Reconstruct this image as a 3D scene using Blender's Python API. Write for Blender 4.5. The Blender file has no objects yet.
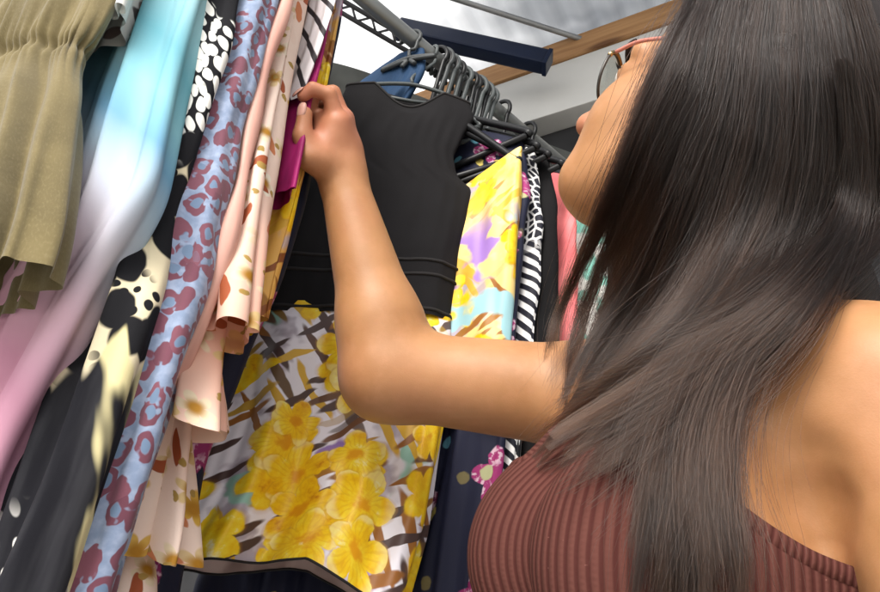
import bpy, bmesh, math, random
import numpy as np
import openvdb as vdb
from mathutils import Vector, Matrix

rng = np.random.default_rng(7)
random.seed(7)
SC = bpy.context.scene
COL = SC.collection
W0, H0, FPX = 880.0, 592.0, 700.0
CZ = 0.90                                   # height of the phone above the ground
PITCH, ROLL = math.radians(29), math.radians(3.5)
CAM = np.array([0.0, 0.0, CZ])
_F = np.array([0, math.cos(PITCH), math.sin(PITCH)])
_U0 = np.array([0, -math.sin(PITCH), math.cos(PITCH)])
_X0 = np.array([1.0, 0, 0])
_X = math.cos(ROLL) * _X0 + math.sin(ROLL) * _U0
_U = math.cos(ROLL) * _U0 - math.sin(ROLL) * _X0


def ray(u, v):
    return _X * (u - W0 / 2) / FPX + _U * (H0 / 2 - v) / FPX + _F


def at(u, v, d):                            # point seen at (u, v), d metres along the view axis
    return CAM + ray(u, v) * d


def at_z(u, v, z):                          # point seen at (u, v) on the level plane z
    r = ray(u, v)
    return CAM + r * ((z - CZ) / r[2])


def at_plane(u, v, p, n):                   # point seen at (u, v) on the plane through p with normal n
    r = ray(u, v)
    return CAM + r * (np.dot(np.asarray(p) - CAM, n) / np.dot(r, n))


def nrm(a):
    a = np.asarray(a, float)
    return a / max(np.linalg.norm(a), 1e-9)


# ------------------------------------------------------------------ object helpers
def link_mesh(name, me, mat=None, parent=None):
    o = bpy.data.objects.new(name, me)
    COL.objects.link(o)
    if mat is not None:
        for m in (mat if isinstance(mat, (list, tuple)) else [mat]):
            me.materials.append(m)
    if parent is not None:
        o.parent = parent
    return o


def mesh_np(name, V, F, mat=None, parent=None, uv=None, smooth=True):
    me = bpy.data.meshes.new(name)
    V = np.asarray(V, float)
    if parent is not None and tuple(parent.location) != (0, 0, 0):
        V = V - np.array(parent.location)
    me.from_pydata(V.tolist(), [], F if isinstance(F, list) else F.tolist())
    if uv is not None:
        l = me.uv_layers.new(name='UVMap')
        idx = np.empty(len(me.loops), dtype=np.int32)
        me.loops.foreach_get('vertex_index', idx)
        l.data.foreach_set('uv', np.asarray(uv, np.float32)[idx].ravel())
    me.update()
    if smooth:
        me.polygons.foreach_set('use_smooth', np.ones(len(me.polygons), dtype=bool))
    return link_mesh(name, me, mat, parent)


def thing(name, label, cat, loc=(0, 0, 0), group=None):
    o = bpy.data.objects.new(name, None)
    o.empty_display_size = 0.05
    COL.objects.link(o)
    o.location = [float(c) for c in loc]
    return tag(o, label, cat, group)


def tag(o, label=None, cat=None, group=None, kind=None):
    if label:
        o['label'] = label
    if cat:
        o['category'] = cat
    if group:
        o['group'] = group
    if kind:
        o['kind'] = kind
    return o


def tube_np(P, R, ns=8, closed=False, caps=True):
    P = np.asarray(P, float)
    n = len(P)
    R = np.full(n, R) if np.isscalar(R) else np.asarray(R, float)
    if closed:
        T = np.roll(P, -1, 0) - np.roll(P, 1, 0)
    else:
        T = np.gradient(P, axis=0)
    T /= np.linalg.norm(T, axis=1, keepdims=True) + 1e-12
    ref = np.array([0, 0, 1.0]) if abs(T[0][2]) < .9 else np.array([1.0, 0, 0])
    N = np.zeros_like(P)
    nn = nrm(np.cross(T[0], np.cross(ref, T[0])))
    for i in range(n):
        nn = nn - T[i] * np.dot(nn, T[i])
        nn = nrm(nn)
        N[i] = nn
    B = np.cross(T, N)
    a = np.arange(ns) * 2 * math.pi / ns
    V = (P[:, None] + R[:, None, None] * (np.cos(a)[None, :, None] * N[:, None] + np.sin(a)[None, :, None] * B[:, None])).reshape(-1, 3)
    F = []
    for i in range(n if closed else n - 1):
        j = (i + 1) % n
        for k in range(ns):
            l = (k + 1) % ns
            F.append([i * ns + k, i * ns + l, j * ns + l, j * ns + k])
    if caps and not closed:
        F.append(list(range(ns))[::-1])
        F.append([(n - 1) * ns + k for k in range(ns)])
    return V, F


def join(parts):
    V, F, o = [], [], 0
    for v, f in parts:
        V.append(np.asarray(v))
        F += [[i + o for i in q] for q in f]
        o += len(v)
    return np.concatenate(V), F


def spline(P, n):
    """Catmull-Rom through the points, n samples evenly spread over the parameter."""
    P = np.asarray(P, float)
    m = len(P)
    E_ = np.concatenate([[2 * P[0] - P[1]], P, [2 * P[-1] - P[-2]]])
    t = np.linspace(0, m - 1, n)
    i = np.clip(t.astype(int), 0, m - 2)
    f = (t - i).reshape([-1] + [1] * (P.ndim - 1))
    p0, p1, p2, p3 = E_[i], E_[i + 1], E_[i + 2], E_[i + 3]
    return .5 * (2 * p1 + (p2 - p0) * f + (2 * p0 - 5 * p1 + 4 * p2 - p3) * f ** 2 + (3 * p1 - p0 - 3 * p2 + p3) * f ** 3)


def interp_rows(x, xs, ys):
    """smooth interpolation of table ys(xs) at x: linear, then softened"""
    fine = np.linspace(xs[0], xs[-1], 400)
    yf = np.interp(fine, xs, ys)
    k = np.hanning(31)
    k /= k.sum()
    yp = np.concatenate([np.full(15, yf[0]), yf, np.full(15, yf[-1])])
    return np.interp(x, fine, np.convolve(yp, k, 'valid'))


def box_np(c, ax, ay, az, bev=0.0):
    """box centred at c with half-extent vectors; edges softened when bev > 0"""
    c, ax, ay, az = [np.asarray(k, float) for k in (c, ax, ay, az)]
    if bev <= 0:
        V = np.array([c + sx * ax + sy * ay + sz * az for sx in (-1, 1) for sy in (-1, 1) for sz in (-1, 1)])
        return V, [[0, 1, 3, 2], [4, 6, 7, 5], [0, 4, 5, 1], [2, 3, 7, 6], [0, 2, 6, 4], [1, 5, 7, 3]]
    bm = bmesh.new()
    v = {}
    for sx in (-1, 1):
        for sy in (-1, 1):
            for sz in (-1, 1):
                v[sx, sy, sz] = bm.verts.new(c + sx * ax + sy * ay + sz * az)
    for q in (((-1, -1, -1), (-1, -1, 1), (-1, 1, 1), (-1, 1, -1)), ((1, -1, -1), (1, 1, -1), (1, 1, 1), (1, -1, 1)),
              ((-1, -1, -1), (1, -1, -1), (1, -1, 1), (-1, -1, 1)), ((-1, 1, -1), (-1, 1, 1), (1, 1, 1), (1, 1, -1)),
              ((-1, -1, -1), (-1, 1, -1), (1, 1, -1), (1, -1, -1)), ((-1, -1, 1), (1, -1, 1), (1, 1, 1), (-1, 1, 1))):
        bm.faces.new([v[k] for k in q])
    bmesh.ops.bevel(bm, geom=list(bm.edges), offset=bev, segments=2, affect='EDGES', profile=.7)
    bm.normal_update()
    V = np.array([x.co[:] for x in bm.verts])
    bm.verts.index_update()
    F = [[x.index for x in f.verts] for f in bm.faces]
    bm.free()
    return V, F


# ------------------------------------------------------------------ node language
class S:
    """a shader socket with arithmetic"""
    def __init__(s, t, k):
        s.t, s.k = t, k

    def m(s, op, *a, clamp=False):
        n = s.t.nodes.new('ShaderNodeMath')
        n.operation = op
        n.use_clamp = clamp
        for i, x in enumerate((s,) + a):
            put(s.t, n.inputs[i], x)
        return S(s.t, n.outputs[0])

    def __add__(s, o): return s.m('ADD', o)
    __radd__ = __add__
    def __sub__(s, o): return s.m('SUBTRACT', o)
    def __rsub__(s, o): return (s * -1.0) + o
    def __mul__(s, o): return s.m('MULTIPLY', o)
    __rmul__ = __mul__
    def __truediv__(s, o): return s.m('DIVIDE', o)
    def sin(s): return s.m('SINE')
    def cos(s): return s.m('COSINE')
    def abs(s): return s.m('ABSOLUTE')
    def floor(s): return s.m('FLOOR')
    def fract(s): return s.m('FRACT')
    def min(s, o): return s.m('MINIMUM', o)
    def max(s, o): return s.m('MAXIMUM', o)
    def pow(s, o): return s.m('POWER', o)
    def inv(s): return (s * -1.0) + 1.0

    def step(s, a, b):                       # smoothstep a -> b
        n = s.t.nodes.new('ShaderNodeMapRange')
        n.interpolation_type = 'SMOOTHSTEP'
        put(s.t, n.inputs[0], s)
        flip = (not isinstance(a, S)) and (not isinstance(b, S)) and a > b
        if flip:
            a, b = b, a
        put(s.t, n.inputs[1], a)
        put(s.t, n.inputs[2], b)
        n.inputs[3].default_value, n.inputs[4].default_value = (1, 0) if flip else (0, 1)
        return S(s.t, n.outputs[0])


def put(t, inp, x):
    if isinstance(x, S):
        t.links.new(x.k, inp)
    else:
        try:
            inp.default_value = x
        except Exception:
            inp.default_value = tuple(x) + (1.0,) if len(x) == 3 else x


def rgb(c):
    return tuple(c) + (1.0,) if len(c) == 3 else tuple(c)


class T_:
    """one material's tree"""
    def __init__(s, t):
        s.t = t

    def new(s, k):
        return s.t.nodes.new(k)

    def coord(s, which='UV'):
        n = s.new('ShaderNodeTexCoord')
        return S(s.t, n.outputs[which])

    def sep(s, v):
        n = s.new('ShaderNodeSeparateXYZ')
        put(s.t, n.inputs[0], v)
        return [S(s.t, o) for o in n.outputs]

    def comb(s, x, y, z=0.0):
        n = s.new('ShaderNodeCombineXYZ')
        for i, k in enumerate((x, y, z)):
            put(s.t, n.inputs[i], k)
        return S(s.t, n.outputs[0])

    def vadd(s, a, b, op='ADD'):
        n = s.new('ShaderNodeVectorMath')
        n.operation = op
        put(s.t, n.inputs[0], a)
        put(s.t, n.inputs[1], b)
        return S(s.t, n.outputs[0])

    def noise(s, v, scale, detail=3.0, rough=.5, dist=0.0, color=False):
        n = s.new('ShaderNodeTexNoise')
        put(s.t, n.inputs['Vector'], v)
        put(s.t, n.inputs['Scale'], scale)
        put(s.t, n.inputs['Detail'], detail)
        put(s.t, n.inputs['Roughness'], rough)
        put(s.t, n.inputs['Distortion'], dist)
        return S(s.t, n.outputs['Color' if color else 0])

    def voro(s, v, scale, rand=1.0, feature='F1', dim='2D', smooth=0.0):
        n = s.new('ShaderNodeTexVoronoi')
        n.voronoi_dimensions = dim
        n.feature = feature
        put(s.t, n.inputs['Vector'], v)
        put(s.t, n.inputs['Scale'], scale)
        put(s.t, n.inputs['Randomness'], rand)
        if feature == 'SMOOTH_F1':
            put(s.t, n.inputs['Smoothness'], smooth)
        o = {k.name: S(s.t, k) for k in n.outputs}
        return o

    def warp(s, v, scale, amt, detail=2.0):
        c = s.noise(v, scale, detail, color=True)
        c = s.vadd(c, (.5, .5, .5), 'SUBTRACT')
        n = s.new('ShaderNodeVectorMath')
        n.operation = 'SCALE'
        put(s.t, n.inputs[0], c)
        put(s.t, n.inputs['Scale'], amt)
        return s.vadd(v, S(s.t, n.outputs[0]))

    def mix(s, f, a, b):
        n = s.new('ShaderNodeMix')
        n.data_type = 'RGBA'
        put(s.t, n.inputs[0], f)
        put(s.t, n.inputs[6], a if isinstance(a, S) else rgb(a))
        put(s.t, n.inputs[7], b if isinstance(b, S) else rgb(b))
        return S(s.t, n.outputs[2])

    def ramp(s, f, stops):
        n = s.new('ShaderNodeValToRGB')
        e = n.color_ramp.elements
        while len(e) < len(stops):
            e.new(.5)
        for k, (p, c) in zip(e, stops):
            k.position, k.color = p, rgb(c)
        put(s.t, n.inputs[0], f)
        return S(s.t, n.outputs[0])

    def atan2(s, y, x):
        return y.m('ARCTAN2', x)

    def petals(s, x, y, R, n=5, rot=0.0, depth=.38, sharp=1.0):
        """0 at the flower's edge, positive inside: signed by radius"""
        r = (x * x + y * y).pow(.5)
        th = s.atan2(y, x)
        c = (th * (n / 2.0) + rot).cos().abs()
        return (c.pow(sharp) * depth + (1 - depth)) * R - r, r


def material(name, fn, rough=.8, spec=.25, sheen=0.0, trans=0.0, metal=0.0, sss=None, coat=0.0, aniso=0.0):
    m = bpy.data.materials.new(name)
    m.use_nodes = True
    t = m.node_tree
    t.nodes.clear()
    T = T_(t)
    out = T.new('ShaderNodeOutputMaterial')
    bs = T.new('ShaderNodeBsdfPrincipled')
    r = fn(T)
    r = r if isinstance(r, dict) else {'color': r}
    c = r['color']
    put(t, bs.inputs['Base Color'], c if isinstance(c, S) else rgb(c))
    put(t, bs.inputs['Roughness'], r.get('rough', rough))
    put(t, bs.inputs['Specular IOR Level'], spec)
    put(t, bs.inputs['Metallic'], metal)
    put(t, bs.inputs['Coat Weight'], coat)
    if sheen:
        put(t, bs.inputs['Sheen Weight'], sheen)
        put(t, bs.inputs['Sheen Roughness'], .5)
    if sss:
        put(t, bs.inputs['Subsurface Weight'], sss[0])
        bs.inputs['Subsurface Radius'].default_value = sss[1]
        put(t, bs.inputs['Subsurface Scale'], sss[2])
    if 'alpha' in r:
        put(t, bs.inputs['Alpha'], r['alpha'])
    if 'height' in r:
        b = T.new('ShaderNodeBump')
        put(t, b.inputs['Height'], r['height'])
        put(t, b.inputs['Strength'], r.get('bump', .4))
        put(t, b.inputs['Distance'], r.get('dist', .002))
        t.links.new(b.outputs[0], bs.inputs['Normal'])
    sh = bs.outputs[0]
    if trans:
        tr = T.new('ShaderNodeBsdfTranslucent')
        put(t, tr.inputs[0], c if isinstance(c, S) else rgb(c))
        mx = T.new('ShaderNodeMixShader')
        mx.inputs[0].default_value = trans
        t.links.new(sh, mx.inputs[1])
        t.links.new(tr.outputs[0], mx.inputs[2])
        sh = mx.outputs[0]
    t.links.new(sh, out.inputs[0])
    return m


def weave(T, uv, k=1400.0):
    x, y, _ = T.sep(uv)
    return T.noise(T.comb(x * 900.0, y * 500.0), 1.0, 2) * .35 + T.noise(uv, 260, 3) * .6 + T.noise(uv, 28, 3) * 1.8


def plain(name, col, var=.18, **kw):
    """a single colour with faint mottling"""
    def fn(T):
        p = T.coord('Object')
        n = T.noise(p, 9, 4).step(.3, .7)
        lo = [c * (1 - var) for c in col]
        return {'color': T.mix(n, lo, col), 'height': T.noise(p, 160, 2), 'bump': .08}
    return material(name, fn, **kw)
# ------------------------------------------------------------------ camera, light, sky
cam = bpy.data.cameras.new('camera')
cam.sensor_width = 36.0
cam.lens = FPX / W0 * 36.0
cam.clip_start, cam.clip_end = .02, 2000
co = bpy.data.objects.new('camera', cam)
COL.objects.link(co)
M = Matrix(((_X[0], _U[0], -_F[0], CAM[0]), (_X[1], _U[1], -_F[1], CAM[1]), (_X[2], _U[2], -_F[2], CAM[2]), (0, 0, 0, 1)))
co.matrix_world = M
SC.camera = co

SUN_EL, SUN_AZ = math.radians(40), math.radians(200)     # azimuth clockwise from +Y: behind the phone, to its left
wd = bpy.data.worlds.new('World')
SC.world = wd
wd.use_nodes = True
wt = wd.node_tree
bg = wt.nodes['Background']
sky = wt.nodes.new('ShaderNodeTexSky')
sky.sky_type = 'NISHITA'
sky.sun_disc = False
sky.sun_elevation = SUN_EL
sky.sun_rotation = SUN_AZ
sky.dust_density = 4.0
sky.air_density = 1.0
# pale overcast: the blue is mostly washed out of the sky
hs = wt.nodes.new('ShaderNodeHueSaturation')
hs.inputs['Saturation'].default_value = .22
wt.links.new(sky.outputs[0], hs.inputs['Color'])
wt.links.new(hs.outputs[0], bg.inputs[0])
bg.inputs[1].default_value = .15
sl = bpy.data.lights.new('sun', 'SUN')
sl.energy = 1.15
sl.angle = math.radians(25)
sl.color = (1.0, .95, .87)
so = bpy.data.objects.new('sun', sl)
COL.objects.link(so)
sdir = Vector((math.sin(SUN_AZ) * math.cos(SUN_EL), math.cos(SUN_AZ) * math.cos(SUN_EL), math.sin(SUN_EL)))
so.rotation_euler = sdir.to_track_quat('Z', 'Y').to_euler()
SC.view_settings.view_transform = 'Standard'
SC.view_settings.look = 'None'
SC.view_settings.gamma = 1.0
SC.view_settings.use_curve_mapping = False
SC.view_settings.exposure = 1.12
SC.cycles.max_bounces = 8
SC.cycles.transparent_max_bounces = 16
SC.cycles.use_denoising = True

# ------------------------------------------------------------------ ground
def _gr(T):
    p = T.coord('Object')
    return {'color': T.mix(T.noise(p, 2.5, 6), (.36, .34, .31), (.50, .48, .44)), 'height': T.noise(p, 40, 5), 'bump': .3}
bm = bmesh.new()
bmesh.ops.create_grid(bm, x_segments=40, y_segments=40, size=200)
me = bpy.data.meshes.new('ground')
bm.to_mesh(me)
bm.free()
tag(link_mesh('ground', me, material('concrete', _gr, rough=.9)), 'grey concrete ground of the market lane', 'ground', kind='structure')

# ------------------------------------------------------------------ the covered stall beyond the rack
RZ = CZ + .98                                # height of the clothes rail
RA, RB = at_z(365, 0, RZ), at_z(515, 125, RZ)
r_dir = nrm(RB - RA)                         # along the rail, away from the phone
q_dir = np.array([r_dir[1], -r_dir[0], 0])   # across it, towards the phone's side

BZ = CZ + 1.55                               # underside of the timber beam
B0, B1 = at_z(485, 86, BZ), at_z(690, 14, BZ)
b_dir = nrm(B1 - B0)
b_n = nrm(np.cross(b_dir, [0, 0, 1.0]))
if np.dot(b_n, CAM - B0) < 0:
    b_n = -b_n                               # towards the phone


def bp(u, v):
    return at_plane(u, v, B0, b_n)


def _wood(T):
    p = T.coord('UV')
    x, y, _ = T.sep(p)
    g = T.noise(T.comb(x * 3.0, y * 60.0), 1.0, 6, .6)
    k = T.voro(T.comb(x * 2.2, y * 9.0), 1.0)['Distance'].step(.05, .16)
    c = T.mix(g.step(.3, .7), (.30, .155, .068), (.46, .26, .12))
    return {'color': T.mix(k, (.14, .065, .03), c), 'height': g, 'bump': .3}


def long_box(name, p, q, up, depth, m, parent=None, bev=.004, back=True, bn=None):
    """box whose front face runs from p to q and rises by `up`; it goes back by depth"""
    p, q = np.asarray(p), np.asarray(q)
    n = b_n if bn is None else bn
    c = (p + q) / 2 + np.array([0, 0, up / 2]) - n * depth / 2
    V, F = box_np(c, (q - p) / 2, n * depth / 2, np.array([0, 0, up / 2]), bev)
    d = nrm(q - p)
    uv = np.stack([(V - p) @ d, V[:, 2] + ((V - p) @ n)], 1)
    return mesh_np(name, V, F, m, parent, uv=uv, smooth=False)


ext0, ext1 = B0 - b_dir * 2.4, B1 + b_dir * 2.2
wood = material('pine', _wood, rough=.65)
hb = bp(640, 11)[2] - bp(640, 31)[2]
beam_h = max(.06, min(.2, hb))
o = long_box('timber_beam', ext0, ext1, beam_h, .05, wood)
tag(o, 'bare brown timber beam along the edge of the roof', 'beam')
white = plain('white_paint', (.60, .60, .585), .05, rough=.5)
fz = BZ - bp(560, 108)[2]
o = long_box('fascia_board', ext0 - np.array([0, 0, fz + .003]) - b_n * .008, ext1 - np.array([0, 0, fz + .003]) - b_n * .008, fz, .10, white)
tag(o, 'broad white boxed fascia under the timber beam', 'fascia')
# dark back wall of the stall, under the fascia
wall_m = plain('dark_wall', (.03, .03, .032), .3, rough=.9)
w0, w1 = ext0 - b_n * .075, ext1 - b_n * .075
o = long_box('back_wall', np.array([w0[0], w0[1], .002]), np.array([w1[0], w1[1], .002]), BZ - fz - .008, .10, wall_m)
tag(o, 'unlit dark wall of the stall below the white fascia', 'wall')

# corrugated translucent roofing resting on the beam, rising towards the lane
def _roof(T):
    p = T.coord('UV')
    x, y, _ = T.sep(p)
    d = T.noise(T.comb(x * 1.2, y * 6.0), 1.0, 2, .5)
    greyed = (x + (d - .5) * 1.1).step(ROOF_X - .45, ROOF_X + .15)  # sheeting goes from pale to grey along the beam, edge broken by noise
    c = T.mix(greyed, T.mix(d, (.86, .87, .87), (.90, .90, .90)), T.mix(d.step(.3, .7), (.13, .14, .155), (.24, .25, .26)))
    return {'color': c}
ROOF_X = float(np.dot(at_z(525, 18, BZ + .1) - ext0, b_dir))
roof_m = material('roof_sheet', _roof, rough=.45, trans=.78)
tops = np.array([0, 0, beam_h + .012])
rise = nrm(b_n + np.array([0, 0, .05]))
L = np.linalg.norm(ext1 - ext0)
us = np.linspace(0, L, 420)
vs = np.linspace(-.06, 1.25, 18)
V = []
for b in vs:
    for a in us:
        V.append(ext0 + tops + b_dir * a + rise * b + np.array([0, 0, .010 * math.sin(a * 2 * math.pi / .076)]))
nu = len(us)
F = [[j * nu + i, j * nu + i + 1, (j + 1) * nu + i + 1, (j + 1) * nu + i] for j in range(len(vs) - 1) for i in range(nu - 1)]
uv = np.array([(a, b) for b in vs for a in us])
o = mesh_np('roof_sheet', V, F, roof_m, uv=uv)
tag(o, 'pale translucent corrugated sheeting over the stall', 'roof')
steel = plain('galvanised', (.33, .34, .35), .25, rough=.45, metal=.6)
# thin bar under the sheeting that comes down to the beam
pa = at_plane(440, -6, B0 + tops - np.array([0, 0, .028]), nrm(np.cross(b_dir, rise)))
pb = at_plane(584, 40, B0 + tops - np.array([0, 0, .028]), nrm(np.cross(b_dir, rise)))
pa = pb + (pa - pb) * 1.6
mid = pb + nrm(pb - pa) * .03
V, F = tube_np(spline([pa, pb - nrm(pb - pa) * .05, pb, mid + np.array([0, 0, -.02]), mid + np.array([0, 0, -.07])], 26), .008, 10)
o = mesh_np('roof_rod', V, F, steel)
tag(o, 'thin grey rod bent down onto the timber beam', 'rod')

# navy steel arm in front of the beam
pa, pb = at(430, 36, 1.95), at(546, 62, 1.85)
d = nrm(pb - pa)
pa = pa - d * .10
up = nrm(np.array([0, 0, 1.0]) - d * d[2])
sd = np.cross(d, up)
navy_steel = plain('navy_paint', (.006, .012, .036), .2, rough=.4)
t = thing('awning_arm', 'navy blue square steel arm with a capped end behind the hangers', 'awning arm', pa)
mesh_np('arm_tube', *box_np((pa + pb) / 2, (pb - pa) / 2, up * .026, sd * .022, .006), navy_steel, t, smooth=False)
mesh_np('end_cap', *box_np(pb + d * .004, d * .006, up * .028, sd * .024, .003), plain('cap_plastic', (.006, .012, .036), .1, rough=.35), t, smooth=False)
# neighbouring stall's grey canopy, seen through the gap beside the hand
gpts = [at(296, 74, 1.8), at(320, 61, 1.8), at(372, 74, 1.8), at(430, 100, 1.8)]
canopy_m = plain('canopy_cloth', (.10, .105, .10), .35, rough=.9)
V, F = [], []
ridge = spline([gpts[0] + np.array([-.7, .2, -.06]), gpts[0], gpts[1], gpts[2], gpts[3], gpts[3] + np.array([.8, .15, -.18])], 60)
ny = 14
for i, p in enumerate(ridge):
    for j in range(ny):
        f = j / (ny - 1)
        V.append(p + np.array([0, .5 * f, -.45 * f * (1.1 - .3 * f)]) + np.array([0, 0, .02 * math.sin(i * .7) * f]))
for i in range(len(ridge) - 1):
    for j in range(ny - 1):
        F.append([i * ny + j, (i + 1) * ny + j, (i + 1) * ny + j + 1, i * ny + j + 1])
o = mesh_np('stall_canopy', V, F, canopy_m)
so_ = o.modifiers.new('thick', 'SOLIDIFY')
so_.thickness = .006
tag(o, 'sagging dark grey canopy of a neighbouring stall', 'canopy')
# slim lattice truss overhead
ta, tb = at(330, 6, 1.75), at(402, 48, 1.75)
d = nrm(tb - ta)
ta, tb = ta - d * .5, tb + d * .04
off = nrm(np.cross(d, _F)) * .028
if off[2] < 0:
    off = -off
parts = [tube_np([ta, (ta + tb) / 2, tb], .006, 8), tube_np([ta + off, (ta + tb) / 2 + off, tb + off], .006, 8)]
n = 26
for i in range(n):
    a_ = ta + (tb - ta) * i / n
    b_ = ta + (tb - ta) * (i + 1) / n
    parts.append(tube_np([a_ + (off if i % 2 else 0), (a_ + b_ + off) / 2, b_ + (0 if i % 2 else off)], .003, 6))
o = mesh_np('lattice_truss', *join(parts), plain('dark_steel', (.06, .06, .065), .2, rough=.5, metal=.3))
tag(o, 'thin dark lattice bar crossing the bright gap in the roof', 'truss')

# ------------------------------------------------------------------ the clothes rack
def on_rail(tt):
    return RA + r_dir * tt


pipe_m = plain('rack_pipe', (.27, .28, .275), .15, rough=.34, metal=.55)
T0, T1 = -1.1, np.dot(RB - RA, r_dir) + .42
rack = thing('clothes_rack', 'long grey tubular clothes rail carrying the dresses', 'clothes rack', (on_rail((T0 + T1) / 2)[0], on_rail((T0 + T1) / 2)[1], 0))
PR = .0135
mesh_np('rail', *tube_np([on_rail(k) for k in np.linspace(T0, T1, 40)], PR, 20), pipe_m, rack)
for tt in (T0 + .03, T1 - .03):
    p = on_rail(tt)
    mesh_np('upright', *tube_np([[p[0], p[1], .02], [p[0], p[1], RZ - PR + .004]], .0135, 16), pipe_m, rack)
    mesh_np('foot_bar', *tube_np([p - q_dir * .3 - [0, 0, RZ - .018], p + q_dir * .3 - [0, 0, RZ - .018]], .014, 14), pipe_m, rack)
    mesh_np('rail_cap', *tube_np([p + r_dir * (.028 if tt > 0 else -.028), p + r_dir * (.045 if tt > 0 else -.045)], .0155, 16), plain('cap_black', (.02, .02, .02), .1, rough=.4), rack)
# ------------------------------------------------------------------ garments on the rail
def t_for(u, v, e, yaw=0.0):
    """place along the rail of a garment turned by yaw whose near edge, e metres out, is seen at (u, v)"""
    p = at_plane(u, v, RA + q_dir * e * math.cos(yaw), q_dir)
    return float(np.dot(p - RA, r_dir)) - e * math.sin(yaw)


def loc(u, v, base, yaw):
    """(across, drop) of the point of a garment's middle plane seen at (u, v)"""
    a, n = rot(q_dir, yaw), rot(-r_dir, yaw)
    p = at_plane(u, v, base, n) - base
    return float(np.dot(p, a)), float(-p[2])


def edge_rows(tt, yaw, pts, far, th, amp, ln, top=.15, h0=.075, lean=0.0):
    """rows whose near edge follows the outline pts; far side and thickness are given"""
    b = on_rail(tt)
    ah = sorted([loc(u, v, b, yaw)[::-1] for u, v in pts])
    hs, es = [k[0] for k in ah], [k[1] for k in ah]
    out = [(h0, top, top * .95, .010, .001, 0, 0), (h0 + .06, min(es[0], .5) * .5 + top * .5, far * .9, th * .8, amp, 0, 0)]
    for h in np.arange(h0 + .13, ln, .06):
        out.append((h, float(np.interp(h, hs, es)), far, th * (1 + .5 * max(0, h - .4)), amp * (1 + h), 0, 0))
    return out


def rot(vec, a):
    c, s = math.cos(a), math.sin(a)
    return np.array([vec[0] * c - vec[1] * s, vec[0] * s + vec[1] * c, vec[2]])


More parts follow.
